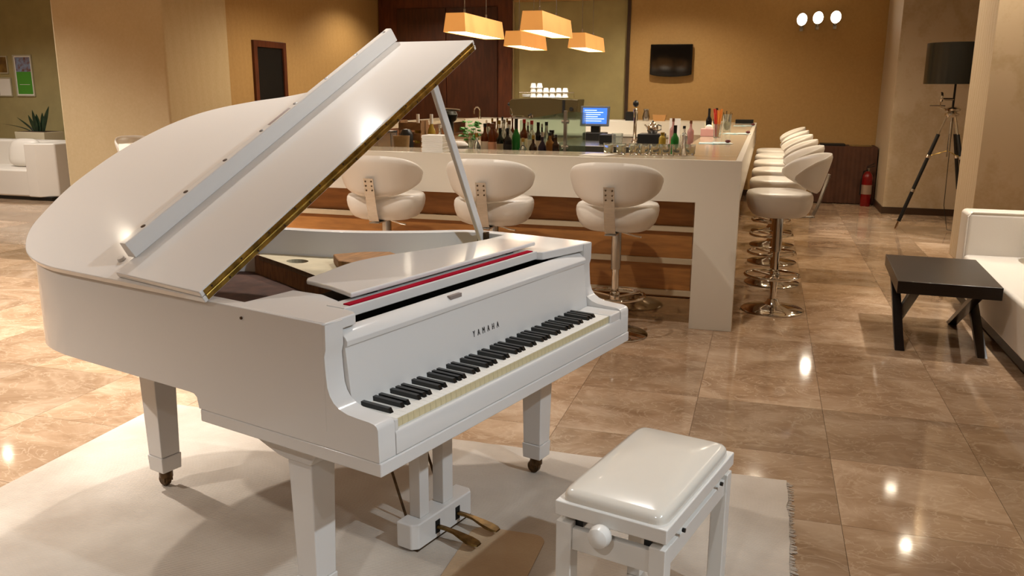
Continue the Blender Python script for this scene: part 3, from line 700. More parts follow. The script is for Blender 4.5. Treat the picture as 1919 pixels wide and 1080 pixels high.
# ---------------------------------------------------------------- tripod floor lamp
fl=thing('tripod_floor_lamp','black and chrome tripod floor lamp with a black drum shade','floor lamp',(1.99,10.80,0))
R_=.33
MB().lathe([(R_-.004,1.665),(R_,1.665),(R_,2.105),(R_-.004,2.105),(R_-.004,1.665)],48).build('drum_shade',mat('black_shade','#15140f',0.25,spec=0.6),fl)
MB().tube([(0,0,1.30),(0,0,1.90)],.012,12).build('stem',BLACK,fl)
MB().tube([(-R_+.003,0,2.0),(R_-.003,0,2.0)],.003,6).tube([(0,-R_+.003,2.0),(0,R_-.003,2.0)],.003,6).build('shade_spider',BLACK,fl)
MB().sphere((0,0,1.93),.05,14,10).build('bulb',mat('dull_bulb','#d8d2c4',0.3),fl)
MB().lathe([(0,1.30),(.05,1.30),(.075,1.325),(.075,1.345),(.04,1.36),(.08,1.375),(.085,1.395),(.03,1.42),(0,1.42)],24).build('tripod_head',CHROME,fl)
MB().lathe([(0,-.012),(.055,-.012),(.06,0),(.055,.012),(0,.012)],20).map(lambda x,y,z:(-.13+z,0+x,1.52+y)).tube([(-.13,0,1.50),(0,0,1.50)],.014,10).tube([(-.13,0,1.52),(-.13,0,1.41),(-.06,0,1.39)],.008,8).build('crank_wheel',CHROME,fl)
MB().tube([(-.24,0,1.425),(-.08,0,1.425)],.007,8).build('crank_handle',CHROME,fl)
for a in (180,305,50):
    c_,s_=math.cos(math.radians(a)),math.sin(math.radians(a))
    P=lambda q,c_=c_,s_=s_:((.05+q*.41)*c_,(.05+q*.41)*s_,1.31*(1-q)+.012)
    lg=MB().tube([P(.16),P(.93)],.021,12).build('leg',BLACK,fl)
    MB().tube([P(0),P(.17)],.010,10).build('leg_top_rod',CHROME,lg)
    MB().tube([P(.92),P(1.0)],.013,10).build('leg_tip',CHROME,lg)
    MB().tube([P(.34),P(.365)],.026,12).build('leg_clamp',CHROME,lg)
    MB().tube([P(.64),P(.665)],.025,12).build('leg_clamp',CHROME,lg)
    MB().tube([P(.35),(0,0,.93)],.004,8).build('spreader',BRASS,lg)
MB().tube([(0,0,1.31),(0,0,.86)],.010,10).build('centre_column',CHROME,fl)
MB().tube([(.02,.03,1.3),(.03,.05,.8),(.04,.06,.3),(.10,.05,.02),(.40,.02,.006)],.004,6).build('power_cord',BLACK,fl)

# ---------------------------------------------------------------- white sofa on the right
so=thing('sofa','white leather sofa against the right wall behind the coffee table','sofa',(0,0,0))
SX,SXB=1.475,2.46
MB().box(SX+.02,SXB-.02,4.5,7.20,.03,.10).build('plinth',BLACK,so)
MB().box(SX,SXB-.22,4.42,6.98,.09,.40).build('seat',LEATH,so,bevel=0.03,seg=3)
MB().box(SX,SXB-.02,6.985,7.24,.06,.715).build('armrest',LEATH,so,bevel=0.035,seg=4)
MB().tube([(SX+.004,6.99,.12),(SX+.004,6.99,.68),(SX+.035,6.99,.712),(SXB-.1,6.99,.712)],.006,8).build('piping',LEATH,so)
MB().box(SXB-.22,SXB,4.42,6.98,.06,.74).build('backrest',LEATH,so,bevel=0.04,seg=3)
bc=MB().box(SXB-.45,SXB-.225,5.75,6.95,.405,.78).build('back_cushion',LEATH,so,bevel=0.06,seg=4)
MB().box(SXB-.45,SXB-.225,4.5,5.72,.405,.78).build('back_cushion',LEATH,so,bevel=0.06,seg=4)
pi_=MB().sphere((0,0,0),1,24,14).map(lambda x,y,z:(.09*x*max(.25,(1-.55*(y*y*z*z))),.22*sq(y,.6),.20*sq(z,.6)))
pi_=pi_.map(lambda x,y,z:(1.90+x-.22*z,6.66+y,.605+z)).build('throw_pillow',LEATH,None,ang=80)
tag(pi_,'white pillow leaning on the right sofa beside its far armrest','pillow')

# ---------------------------------------------------------------- coffee table
ct=thing('coffee_table','dark espresso coffee table with crossed legs beside the white sofa','coffee table',(1.145,6.02,0),math.radians(-2.5))
MB().box(-.288,.288,-.465,.465,.372,.450).build('table_top',ESPRESSO,ct,bevel=0.004)
for sx in (-1,1):
    x=sx*.232
    for d in (-1,1):
        lg=MB(); y0,y1=d*.40,-d*.36
        pts=[(y0-.036,0),(y0+.036,0),(y1+.045,.371),(y1-.045,.371)]
        dx=.0 if d<0 else -.057*sx
        lg.prism(pts,x-.028+dx,x+.028+dx,'x').build('leg',ESPRESSO,ct,bevel=0.002)

# ---------------------------------------------------------------- cloth-covered side table, extinguisher
sd=thing('side_table','side table under a brown floor-length cloth below the wall spotlights','table',(1.13,13.39,0))
pts=[]
def wavy(x0,y0,x1,y1,n,amp):
    out=[]
    for i in range(n):
        t=i/n; nx,ny=(y1-y0),-(x1-x0); L_=math.hypot(nx,ny); a=amp*(.5+.5*math.sin(i*1.9)+.25*math.sin(i*.7)); out.append((x0+(x1-x0)*t+nx/L_*a,y0+(y1-y0)*t+ny/L_*a))
    return out
base_=wavy(-.405,-.255,.405,-.255,44,.022)+wavy(.405,-.255,.405,.255,24,.014)+wavy(.405,.255,-.405,.255,10,0)+wavy(-.405,.255,-.405,-.255,24,.014)
topp=[(x*.985 if abs(x)<.41 else math.copysign(.405,x)*.985,max(-.252,min(.255,y))) for x,y in base_]
n=len(base_); vs=[(x,y,.012) for x,y in base_]+[(x,y,.80) for x,y in topp]+[(x*.985,y*.985,.815) for x,y in topp]
fs=[(i,(i+1)%n,n+(i+1)%n,n+i) for i in range(n)]+[(n+i,n+(i+1)%n,2*n+(i+1)%n,2*n+i) for i in range(n)]+[tuple(range(2*n,3*n))]
MB().add(vs,fs).build('table_cloth',CLOTH,sd,ang=60)
MB().box(-.37,.37,-.22,.22,.76,.796).build('table_top',ESPRESSO,sd)
for sx in (-1,1):
    for sy in (-1,1): MB().box(sx*.34-.02,sx*.34+.02,sy*.19-.02,sy*.19+.02,0,.76).build('leg',ESPRESSO,sd)
fo=MB().box(.76,1.10,13.22,13.48,.8155,.845).build('folder',BLACK,bevel=0.003); tag(fo,'flat black folder lying on the brown-clothed side table','folder')
tr=MB().prism(rrect(1.16,1.46,13.2,13.45,.04),.8155,.828).build('tray',mat('gold_tray','#9a8050',0.3,metal=.8),bevel=0.003); tag(tr,'small golden tray lying on the brown-clothed side table','tray')
bx=MB().box(-.12,.12,-.09,.09,0,.05).build('black_box',BLACK,bevel=0.004,loc=(-.02,12.72,0)); 
bx.location=(-.30,12.55,1.1385); tag(bx,'small black box on the far end of the right bar counter','box')
fe=thing('fire_extinguisher','red fire extinguisher standing in front of the side table','fire extinguisher',(1.41,12.98,0))
MB().lathe([(0,0),(.066,0),(.07,.01),(.07,.40),(.062,.44),(.035,.475),(.022,.49),(0,.49)],26).build('cylinder',RED,fe)
MB().lathe([(.0705,.17),(.0712,.17),(.0712,.30),(.0705,.30)],26).build('label_band',mat('label_tan','#8f7460',0.6),fe)
MB().lathe([(0,.488),(.02,.488),(.02,.53),(0,.53)],14).build('valve',STEEL,fe)
MB().bar((-.02,0,.535),(.09,0,.565),.022,.008).build('handle',BLACK,fe)
MB().bar((-.02,0,.55),(.08,0,.60),.022,.008).build('lever',BLACK,fe)
MB().tube([(.0,-.02,.51),(-.06,-.05,.49),(-.085,-.05,.38),(-.082,-.045,.16)],.009,8).build('hose',BLACK,fe)

# ---------------------------------------------------------------- far left lounge corner
sl=thing('sofa','white sofa with square arm at the far left beside the beige pier','sofa',(0,0,0))
MB().box(-11.6,-9.62,9.75,10.62,.0,.05).build('plinth',BLACK,sl)
MB().box(-11.6,-9.95,9.72,10.45,.05,.43).build('seat',LEATH,sl,bevel=0.03,seg=3)
MB().prism([(-9.97,9.70),(-9.78,9.70),(-9.58,9.86),(-9.58,10.62),(-9.97,10.62)],.05,.80).build('armrest',LEATH,sl,bevel=0.02,seg=3)
MB().box(-11.6,-9.975,10.40,10.62,.05,.80).build('backrest',LEATH,sl,bevel=0.04,seg=3)
pw=MB().sphere((0,0,0),1,24,14).map(lambda x,y,z:(.27*sq(x,.6),.09*y*max(.25,1-.5*x*x*z*z),.20*sq(z,.6))).map(lambda x,y,z:(-10.42+x,10.16+y+.25*z,.635+z)).build('sofa_pillow',LEATH,None,ang=80)
tag(pw,'white pillow leaning on the far left sofa next to its arm','pillow')
pl=thing('potted_snake_plant','snake plant with dark blades in a cream planter behind the left sofa','potted plant',(-10.95,11.0,0))
MB().frustum((0,0),(.24,.17),(.285,.20),0,.89).build('planter',POTW,pl,bevel=0.006)
MB().box(-.26,.26,-.175,.175,.86,.893).build('soil',DARKBED,pl)
rg=random.Random(5)
for (bx_,lean,hgt,w_) in ((-.02,-.05,.34,.04),(.05,.02,.30,.045),(.10,.16,.40,.045),(-.08,-.10,.26,.04),(.03,.06,.24,.05),(-.13,-.30,.22,.03),(-.15,-.62,.12,.032),(.0,-.02,.28,.05),(.08,.10,.27,.04)):
    b=MB(); n=7; vs=[]; fs=[]
    for k in range(n+1):
        q=k/n; w=w_*math.sin(PI*(.18+.80*q))**.8 if k<n else .002
        x=bx_+lean*q**1.3; z=.88+hgt*(q if lean>-.5 else q*(1.6-.6*q)); y=.03*math.sin(bx_*40)
        vs+=[(x-w,y,z),(x,y-.012*(1-q),z),(x+w,y,z),(x,y+.006,z)]
        if k: fs+=[((k-1)*4+a,(k-1)*4+(a+1)%4,k*4+(a+1)%4,k*4+a) for a in range(4)]
    b.add(vs,fs+[(0,1,2,3)]).build('leaf',PLANT,pl)
def picture(label,x0,x1,z0,z1,art,frame):
    t=thing('framed_picture',label,'picture',((x0+x1)/2,11.5,(z0+z1)/2),0,'pictures on the olive wall')
    w,h_=(x1-x0)/2,(z1-z0)/2; f_=.018
    MB().box(-w,w,-.02,0,h_-f_,h_).box(-w,w,-.02,0,-h_,-h_+f_).box(-w,-w+f_,-.02,0,-h_+f_,h_-f_).box(w-f_,w,-.02,0,-h_+f_,h_-f_).build('frame',frame,t)
    for k,(a0,a1,b0,b1,M_) in enumerate(art):
        MB().box(-w+f_+(2*w-2*f_)*a0,-w+f_+(2*w-2*f_)*a1,-.012-.0006*k,-.006,-h_+f_+(2*h_-2*f_)*b0,-h_+f_+(2*h_-2*f_)*b1).build('print',M_,t)
G_=mat('poster_green','#4f9a2e',0.6); BL=mat('poster_collage','#8aa0c0',0.6,color2='#7a4a34',scale=16); PH=mat('photo_brown','#8a6a30',0.5,color2='#4a3018',scale=6)
FRM=mat('frame_silver','#b8b096',0.4)
picture('tall framed poster, blue photo above a green field, on olive wall',-11.80,-11.425,1.42,2.075,[(0,1,0,1,PAPER),(.06,.94,.03,.60,G_),(.06,.94,.60,.97,BL),(.2,.8,.27,.28,PAPER)],FRM)
picture('brown framed photo at the left picture edge on olive wall',-12.16,-11.915,1.78,2.06,[(0,1,0,1,PH)],FRM)
picture('white framed sheet below the brown photo on olive wall',-12.16,-11.885,1.415,1.72,[(0,1,0,1,PAPER)],FRM)

# ---------------------------------------------------------------- things on and inside the bar
AMB=mat('amber_glass','#6b3312',0.08,trans=0.35); DKG=mat('dark_green_glass','#12251a',0.08,trans=0.2); GRN=mat('green_glass','#2f8a3c',0.06,trans=0.4)
BRN=mat('brown_glass','#3a2012',0.1,trans=0.2); BLKG=mat('black_glass','#0e0c10',0.1); PUR=mat('purple_black_glass','#251b33',0.08,trans=0.15); YEL=mat('yellow_liquor_glass','#c9ad4a',0.05,trans=0.5); CLR=GLASS; TAN=mat('honey_glass','#a5733a',0.1,trans=0.35); PNK=mat('pink_glass','#cf9a92',0.1,trans=0.4)
CB=BLACK; CW=mat('cap_white','#e8e2d6',0.4); CR=mat('cap_red','#a32420',0.35); CBr=mat('cap_brown','#6a3a20',0.45); CG=mat('cap_gold','#a5853c',0.3,metal=.8)
LW=mat('label_white','#e6dcc6',0.7); LT_=mat('label_pinkish','#cf9c7c',0.7); LC=mat('label_cream','#d8cfa8',0.7); LB=mat('label_black','#1c1a18',0.5)
def bottle(desc,x,y,z0,h,r,body,cap,label,style='std',cat='bottle',group='liquor bottles behind the bar front'):
    t=thing('liquor_bottle',desc,cat,(x,y,z0),0,group)
    if style=='std': pr=[(0,0),(r*.9,0),(r,.008),(r,h*.58),(r*.93,h*.64),(r*.45,h*.72),(r*.34,h*.78),(r*.34,h*.90),(0,h*.90)]
    elif style=='wine': pr=[(0,0),(r*.9,0),(r,.01),(r,h*.50),(r*.9,h*.58),(r*.5,h*.68),(r*.36,h*.76),(r*.34,h*.93),(0,h*.93)]
    elif style=='round': pr=[(0,0),(r*.6,0),(r*.92,h*.12),(r,h*.30),(r*.92,h*.48),(r*.5,h*.62),(r*.28,h*.68),(r*.28,h*.84),(0,h*.84)]
    else: pr=[(0,0),(r,0),(r,h*.7),(r*.8,h*.78),(r*.5,h*.84),(r*.5,h*.9),(0,h*.9)]
    MB().lathe(pr,18).build('body',body,t)
    top=h*.9 if style in('std','sq') else h*.93 if style=='wine' else h*.84
    cr_={'std':.40,'wine':.42,'round':.36,'sq':.6}[style]*r
    c0=top*.86 if style!='wine' else h*.74
    MB().lathe([(0,top-.002 if style!='wine' else c0),(cr_,top-.002 if style!='wine' else c0),(cr_,h),(0,h)],14).build('cap',cap,t)
    if label:
        a,b=(.12,.48) if style!='round' else (.2,.38)
        MB().lathe([(r*1.004,h*a),(r*1.012,h*a),(r*1.012,h*b),(r*1.004,h*b)],18).build('paper_label',label,t)
BX=lambda px:-2.136+(px-900)*.00427
BZ=lambda py:1.409-(py-210)*.00407-RZ
F='front row of bottles behind the bar, '
FR='front bottle row'
rows=[('clear round flask, first from left in the '+FR,893,250,6.31,0.033,CLR,CG,None,'round'),
('amber bottle with white label, black cap, in the '+FR,909,232,6.40,0.033,AMB,CB,LW,'std'),
('amber square bottle with pinkish label in the '+FR,923,232,6.31,0.033,AMB,CBr,LT_,'sq'),
('dark green bottle with cream label in the '+FR,938,240,6.40,0.032,DKG,CB,LC,'std'),
('black bottle with black label in the '+FR,952,240,6.31,0.033,BLKG,CB,LB,'std'),
('tall green bottle with dark foil neck in the '+FR,968,222,6.40,0.033,GRN,CB,None,'wine'),
('small clear round bottle right of the tall green bottle',981,258,6.31,0.033,CLR,CG,None,'round'),
('squat dark decanter with gold stopper in the '+FR,1000,252,6.40,0.033,BRN,CG,None,'round'),
('squat purple decanter with silver stopper in the '+FR,1017,246,6.31,0.033,PUR,CHROME,None,'round'),
('honey coloured bottle in the '+FR+', right end',1031,247,6.40,0.032,TAN,CB,None,'std'),
('dark brown bottle beside the glass partition post',1042,250,6.31,0.026,BRN,CB,None,'std'),
('back row bottle with brown cap above the amber bottle',916,231,6.51,0.033,CLR,CBr,LW,'std'),
('back row amber bottle with brown cap, second of the brown caps',927,228,6.59,0.033,AMB,CBr,None,'std'),
('back row clear bottle with gold cap behind the dark green bottle',936,226,6.67,0.033,CLR,CG,LW,'std'),
('back row clear bottle with grey cap left of the tall green bottle',945,224,6.51,0.033,CLR,STEEL,LW,'std'),
('back row bottle with tall brown cap left of the tall green bottle',955,226,6.59,0.033,CLR,CBr,None,'std'),
('back row bottle with red cap right of the tall green bottle',983,223,6.67,0.033,AMB,CR,LC,'std'),
('back row clear bottle with red cap and white shoulder label',997,225,6.51,0.033,CLR,CR,LW,'std'),
('back row black bottle with black cap near the partition',1009,228,6.59,0.033,BLKG,CB,LW,'std'),
('back row clear bottle with black cap nearest the partition',1024,227,6.67,0.033,CLR,CB,None,'std'),
('rearmost clear bottle with white cap, first from the mint',912,226,6.755,.020,CLR,CW,None,'std'),
('rearmost brown bottle with gold cap, second from the mint',923,222,6.755,.020,BRN,CG,None,'std'),
('rearmost honey bottle with brown cap, third from the mint',933,221,6.755,.020,TAN,CBr,LW,'std'),
('rearmost clear bottle with black cap, fourth from the mint',942,219,6.755,.020,CLR,CB,LC,'std'),
('rearmost pale bottle with gold cap, left of the green neck',951,222,6.755,.020,CLR,CG,LW,'std'),
('rearmost amber bottle with brown cap, hidden beside the green neck',961,221,6.755,.020,AMB,CBr,None,'std'),
('rearmost brown bottle with white cap right of the red cap',990,228,6.755,.020,BRN,CW,LW,'std'),
('rearmost dark bottle with silver cap left of the partition post',1016,231,6.755,.020,BLKG,STEEL,LC,'std'),
('low dark bottle with wide black cap at the partition',1034,242,6.51,0.033,BRN,CB,LW,'sq')]
for d,px,py,y,r,bd,cp,lb,sty in rows:
    k=y/6.42
    bottle(d,BX(px)*k,y,RZ,(1.5776-(1.5776-(1.409-(py-210)*.00407))*k)-RZ,r,bd,cp,lb,sty)
# left of the bottles
gt='bar utensils left of the bottle row'
def lathe_thing(name,label,cat,loc,prof,M_,n=24,group=None): 
    o=MB().lathe(prof,n).build(name,M_,loc=loc); return tag(o,label,cat,group)
gj=thing('glass_jar','rectangular clear glass jar at the left end of the bar','jar',(-2.99,6.5,RZ))
MB().box(-.09,.09,-.06,.06,0,.006).box(-.09,-.084,-.06,.06,.006,.17).box(.084,.09,-.06,.06,.006,.17).box(-.084,.084,-.06,-.054,.006,.17).box(-.084,.084,.054,.06,.006,.17).build('glass_body',GLASS,gj)
MB().box(-.092,.092,-.062,.062,.171,.185).build('lid',STEEL,gj)
lathe_thing('wooden_bowl','brown wooden bowl on the bar rail beside the white napkins','bowl',(-2.81,6.44,RZ),[(0,.0),(.045,0),(.06,.05),(.068,.15),(.062,.15),(.05,.05),(0,.02)],mat('bowl_wood','#9c7a4a',0.5,vary=.2,scale=12))
lathe_thing('dark_jar','squat black jar behind the wooden bowl','jar',(-2.86,6.66,RZ),[(0,0),(.05,0),(.056,.03),(.056,.15),(.04,.18),(.03,.19),(0,.195)],BLACK)
wc=thing('wooden_crate','slatted brown wooden crate of drinks behind the napkins','crate',(-2.87,6.84,RZ))
for k in range(3): MB().box(-.10,.10,-.09,-.078,.01+k*.085,.07+k*.085).build('slat',BROWNW,wc)
for k in range(3): MB().box(-.10,.10,.078,.09,.01+k*.085,.07+k*.085).build('slat',BROWNW,wc)
for sx in (-1,1): MB().box(sx*.094-.006,sx*.094+.006,-.078,.078,0,.26).build('end_board',BROWNW,wc)
bottle('tall pale yellow bottle with white cap, left of the pair in the crate',-2.83,6.84,RZ,.31,.033,YEL,CW,None,'wine')
bottle('tall pale yellow bottle with white cap, right one beside the lid prop',-2.72,6.87,RZ,.31,.033,YEL,CW,None,'wine')
bottle('small bottle with red label beside the lid prop',-2.54,6.6,RZ,.235,.030,CLR,CW,mat('label_red','#a8302a',0.6),'std')
gr=thing('citrus_press','dark citrus press with a lever behind the lid prop','citrus press',(-2.79,7.5,0))
MB().box(-.25,.20,-.18,.18,0,1.02).build('stand_cabinet',BLACK,gr)
MB().lathe([(0,1.02),(.07,1.02),(.075,1.05),(.04,1.08),(.035,1.28),(.06,1.30),(.075,1.35),(.06,1.38),(0,1.39)],20).build('press_body',mat('dark_cast_metal','#2b2a22',0.35,metal=.6),gr)
MB().tube([(-.05,0,1.40),(.07,0,1.395),(.10,0,1.39)],.010,8).build('press_lever',STEEL,gr)
nk=thing('napkin_stack','square stack of white paper napkins on the bar front','napkins',(-2.27,5.81,BH))
rg=random.Random(9)
for k in range(12):
    a=rg.uniform(-.003,.003); MB().box(-.08+a,.08+a,-.07,.07,.0005+k*.0101,.0095+k*.0101).build('napkin',NAPKIN,nk,bevel=0.002)
tb=thing('serving_tray','dark serving tray with white cloths behind the lid prop','tray',(-2.33,6.45,RZ))
MB().prism(rrect(-.11,.11,-.10,.10,.03),0,.06).build('tray_body',mat('dark_tray','#2d241a',0.4),tb,bevel=0.006)
MB().sphere((0,0,.085),.07,14,8,(1.2,.9,.5)).build('folded_cloth',NAPKIN,tb)
mn=thing('mint_plant','bunch of green mint leaves in a glass behind the bar','plant',(-2.37,6.86,RZ))
MB().lathe([(0,0),(.035,0),(.042,.11),(.038,.11),(.032,.006),(0,.006)],18).build('glass',GLASS,mn)
rg=random.Random(4)
for k in range(40):
    a=rg.uniform(0,2*PI); rr=rg.uniform(.01,.08); z=rg.uniform(.10,.25); l=rg.uniform(.045,.075); c_,s_=math.cos(a),math.sin(a)
    MB().add([(rr*c_,rr*s_,z),(rr*c_+l*c_*.5-s_*l*.35,rr*s_+l*s_*.5+c_*l*.35,z+.012),(rr*c_+l*c_,rr*s_+l*s_,z-.004),(rr*c_+l*c_*.5+s_*l*.35,rr*s_+l*s_*.5-c_*l*.35,z+.012),(rr*c_+l*c_*.5,rr*s_+l*s_*.5,z-.006)],[(0,1,4),(1,2,4),(2,3,4),(3,0,4),(0,3,1),(1,3,2)]).build('leaf',MINT,mn,smooth=False)
for k in range(5):
    a=k*1.3; MB().tube([(.01*math.cos(a),.01*math.sin(a),.01),(.05*math.cos(a),.05*math.sin(a),.2)],.002,6).build('stem',MINT,mn)
fc=thing('faucet','tall curved steel faucet on the rear counter ledge','faucet',(-4.36+.12,12.72,BH))
MB().tube([(0,0,0),(0,0,.12)]+[(-.045+.045*math.cos(PI*i/8),0,.12+.055*math.sin(PI*i/8)) for i in range(1,9)]+[(-.09,0,.07)],.011,10).build('spout',CHROME,fc)
MB().lathe([(0,0),(.026,0),(.024,.02),(0,.02)],16).build('base',CHROME,fc)
# coffee machine with cups
cm=thing('coffee_machine','wide dark espresso machine on the rear counter below bright cups','coffee machine',(-3.25,12.99,BH))
DKM=mat('dark_bronze_panel','#4d4026',0.35,metal=.5)
MB().prism([(-.52,.075),(-.49,.055),(-.30,.05),(-.26,.02),(-.06,.005),(.10,.02),(.14,.055),(.22,.06),(.30,.03),(.52,.05),(.54,.30),(.30,.305),(.05,.325),(-.2,.315),(-.49,.30),(-.53,.26)],-.24,.22,'y').build('machine_body',DKM,cm,bevel=0.01)
MB().box(-.5,.5,-.2,.2,.0,.03).build('drip_tray',STEEL,cm)
for x in (-.46,.46): MB().box(x-.02,x+.02,-.18,.18,.03,.10).build('foot',STEEL,cm)
for x in (-.18,.2):
    MB().tube([(x,-.26,.075),(x,-.38,.06)],.014,8).build('portafilter',BLACK,cm)
    MB().lathe([(0,.0),(.04,0),(.04,.04),(0,.04)],14,(x,-.24,.03)).build('group_head',CHROME,cm)
MB().sphere((-.57,-.1,.22),.03,10,8).build('steam_knob',BLACK,cm)
MB().tube([(-.50,-.25,.16),(-.46,-.29,.08),(-.50,-.29,.02)],.007,8).build('steam_wand',CHROME,cm)
MB().box(.30,.34,-.25,-.239,.05,.29).build('trim_strip',BLACK,cm)
MB().tube([(.44,-.24,.16),(.44,-.27,.16)],.03,12).build('dial',BLACK,cm)
MB().tube([(-.38,-.22,.325),(-.38,-.22,.40),(.47,-.22,.40),(.47,-.22,.325)],.006,8).build('cup_rail',CHROME,cm)
CUP=mat('cup_porcelain','#f6f4ee',0.2)
cupm=MB().lathe([(.046,0),(.050,0),(.046,.012),(.034,.066),(.022,.070),(0,.070)],18).mesh('cup',CUP)
sauc=MB().lathe([(0,0),(.045,0),(.075,.012),(.073,.015),(.04,.006),(0,.006)],20).mesh('saucer',CUP)
ci=0
spots=[(-.30,0,'s'),(-.30,1,'s'),(-.30,2,'s'),(-.20,0,'c'),(-.20,1,'c'),(-.20,2,'c'),(-.10,0,'c'),(-.10,1,'c'),(-.10,2,'c'),(0.0,0,'c'),(0.0,1,'c'),(.10,0,'c'),(.10,1,'c'),(.20,0,'c'),(.20,1,'c'),(.30,0,'c'),(.30,1,'c')]
words=['bottom','middle','top']
zt=.326
for k,(x,lv,kind) in enumerate(spots):
    col_=['far left','second','third','fourth','fifth','sixth','right end'][[-.30,-.20,-.10,0.0,.10,.20,.30].index(x)]
    o=bpy.data.objects.new('coffee_cup' if kind=='c' else 'saucer',cupm if kind=='c' else sauc); COL.objects.link(o)
    o.location=(-3.25+x,12.93,BH+zt+lv*(.0705 if kind=='c' else .0155))
    tag(o,('upturned white coffee cup, %s of the %s stack on the espresso machine' if kind=='c' else 'white saucer, %s of the %s stack on the espresso machine')%(words[lv],col_),'cup' if kind=='c' else 'saucer','crockery on the espresso machine')
# glass partition
gp=thing('glass_partition','greenish glass screen with steel post behind the bottles','glass screen',(0,0,0))
MB().box(-1.93,-1.565,6.82,6.828,RZ+.02,1.335).map(lambda x,y,z:(x,y,z+(.065*(x+1.93)/.365 if z>1.2 else 0))).build('pane',GGLASS,gp)
MB().box(-1.535,-1.385,6.82,6.828,RZ+.02,1.405).build('pane',GGLASS,gp)
MB().box(-1.562,-1.538,6.805,6.84,RZ,1.415).build('post',STEEL,gp,bevel=0.002)
MB().tube([(-1.58,6.82,1.33),(-1.52,6.82,1.33)],.016,10).build('clamp',STEEL,gp)
MB().tube([(-1.58,6.82,1.13),(-1.52,6.82,1.13)],.016,10).build('clamp',STEEL,gp)
# point of sale terminal
ps_=thing('till_terminal','till with a tilted blue touch screen on the steel station','till',(-1.875,9.8,1.0205))
MB().box(-.125,.125,-.12,.12,0,.085).build('base',BLACK,ps_,bevel=0.008)
MB().box(-.05,.05,-.02,.05,.085,.19).build('neck',BLACK,ps_)
tf=Matrix.Translation((0,-.05,.265))@Matrix.Rotation(math.radians(-12),4,'X')
f3=lambda x,y,z:tf@Vector((x,y,z))
sx_=MB().box(-.165,.165,-.012,.02,-.11,.115).map(f3).build('screen_housing',mat('till_grey','#4d5560',0.35),ps_,bevel=0.006)
MB().box(-.138,.138,-.0135,-.0122,-.085,.092).map(f3).build('display',SCREENB,sx_)
for k in range(6): MB().box(-.12,.02+.015*((k*5)%7),-.0140,-.0136,.062-k*.024,.070-k*.024).map(f3).build('text_line',SCREENL,sx_)
# station clutter
bt=thing('beer_tap','chrome beer tap column with black knob','beer tap',(-1.38,9.5,1.02))
MB().lathe([(0,0),(.035,0),(.03,.02),(.018,.04),(.017,.30),(.024,.32),(.024,.36),(0,.37)],18).build('column',CHROME,bt)
MB().sphere((0,0,.415),.032,12,10,(1,1,1.15)).build('knob',BLACK,bt)
MB().tube([(0,-.01,.33),(0,-.08,.33),(0,-.09,.27)],.010,8).build('spout',CHROME,bt)
dt=MB().box(-.13,.13,-.15,.15,0,.12).build('dark_cooler',BLACK,loc=(-1.135,9.05,1.0205),bevel=0.006); tag(dt,'black cooler box at the right end of the steel station','box')
kt=thing('steel_kettle','round shiny steel kettle on the black cooler box','kettle',(-1.13,9.05,1.1412))
MB().lathe([(0,0),(.045,0),(.058,.03),(.055,.075),(.035,.105),(.030,.11),(0,.113)],22).build('body',CHROME,kt)
MB().sphere((0,0,.122),.010,8,6).build('lid_knob',BLACK,kt)
MB().tube([(-.05,0,.05),(-.085,0,.09)],.009,8).build('spout',CHROME,kt)
MB().tube([(.05,0,.09),(.085,0,.08),(.085,0,.04),(.055,0,.03)],.006,8).build('handle',BLACK,kt)
pr_=MB().box(-.075,.075,-.09,.09,0,.10).build('receipt_printer',BLACK,loc=(-1.62,9.15,1.0205),bevel=0.012); tag(pr_,'small black receipt printer right of the till','printer')
lathe_thing('sugar_jar','clear glass jar of sugar sachets between printer and tap','jar',(-1.48,8.95,1.0205),[(0,0),(.055,0),(.06,.12),(.055,.12),(.05,.006),(0,.006)],GLASS)
bb2=MB().box(-.085,.085,-.06,.06,0,.13).build('speaker_box',BLACK,loc=(-1.93,12.9,BH+.001),bevel=0.006); tag(bb2,'small black box on the rear ledge left of the beer tap','box')
lathe_thing('steel_jug','steel jug standing on the rear ledge right of the beer tap','jug',(-1.715,12.9,BH+.001),[(0,0),(.045,0),(.055,.06),(.035,.14),(.042,.17),(.036,.17),(.03,.14),(0,.02)],STEEL)
c1=MB().prism([(-.08,0),(.08,0),(.10,.09),(-.10,.09)],-.04,.04,'y').build('wooden_basket',mat('basket_tan','#b58650',0.6),loc=(-1.52,12.9,BH+.001)); tag(c1,'small tan basket on the rear ledge below the television','basket')
def card(label,x,y,z,w,h,M_=PAPER,rz=0):
    t=thing('table_card',label,'card stand',(x,y,z),rz,'card stands on the bar')
    MB().prism([(-.03,0),(-.026,0),(.002,h),(-.002,h)],-w/2,w/2,'x').build('front_sheet',M_,t); MB().prism([(.03,0),(.026,0),(-.002,h),(.002,h)],-w/2,w/2,'x').build('rear_sheet',M_,t)
card('white tent card on the steel shelf below the television',-.90,9.0,RZ,.11,.24)
card('cream tent card left of the dark bottles on the right counter',-.60,9.75,BH,.10,.10,LC)
bottle('yellow liquor bottle left of the green bottle at the right corner',-.845,7.45,RZ,.17,.030,YEL,CG,None,'sq',group='bottles on the right shelf')
bottle('bright green bottle at the inner right corner of the bar',-.715,7.2,RZ,.24,.034,GRN,CB,None,'wine',group='bottles on the right shelf')
bottle('clear bottle with dark stopper right of the green bottle',-.68,7.62,RZ,.22,.032,CLR,CB,None,'std',group='bottles on the right shelf')
bottle('pink bottle left of the clear bottle on the right shelf',-.82,8.05,RZ,.27,.030,PNK,CBr,None,'std',group='bottles on the right shelf')
bottle('pink bottle with brown cap right of the clear bottle',-.665,8.1,RZ,.25,.030,PNK,CBr,None,'std',group='bottles on the right shelf')
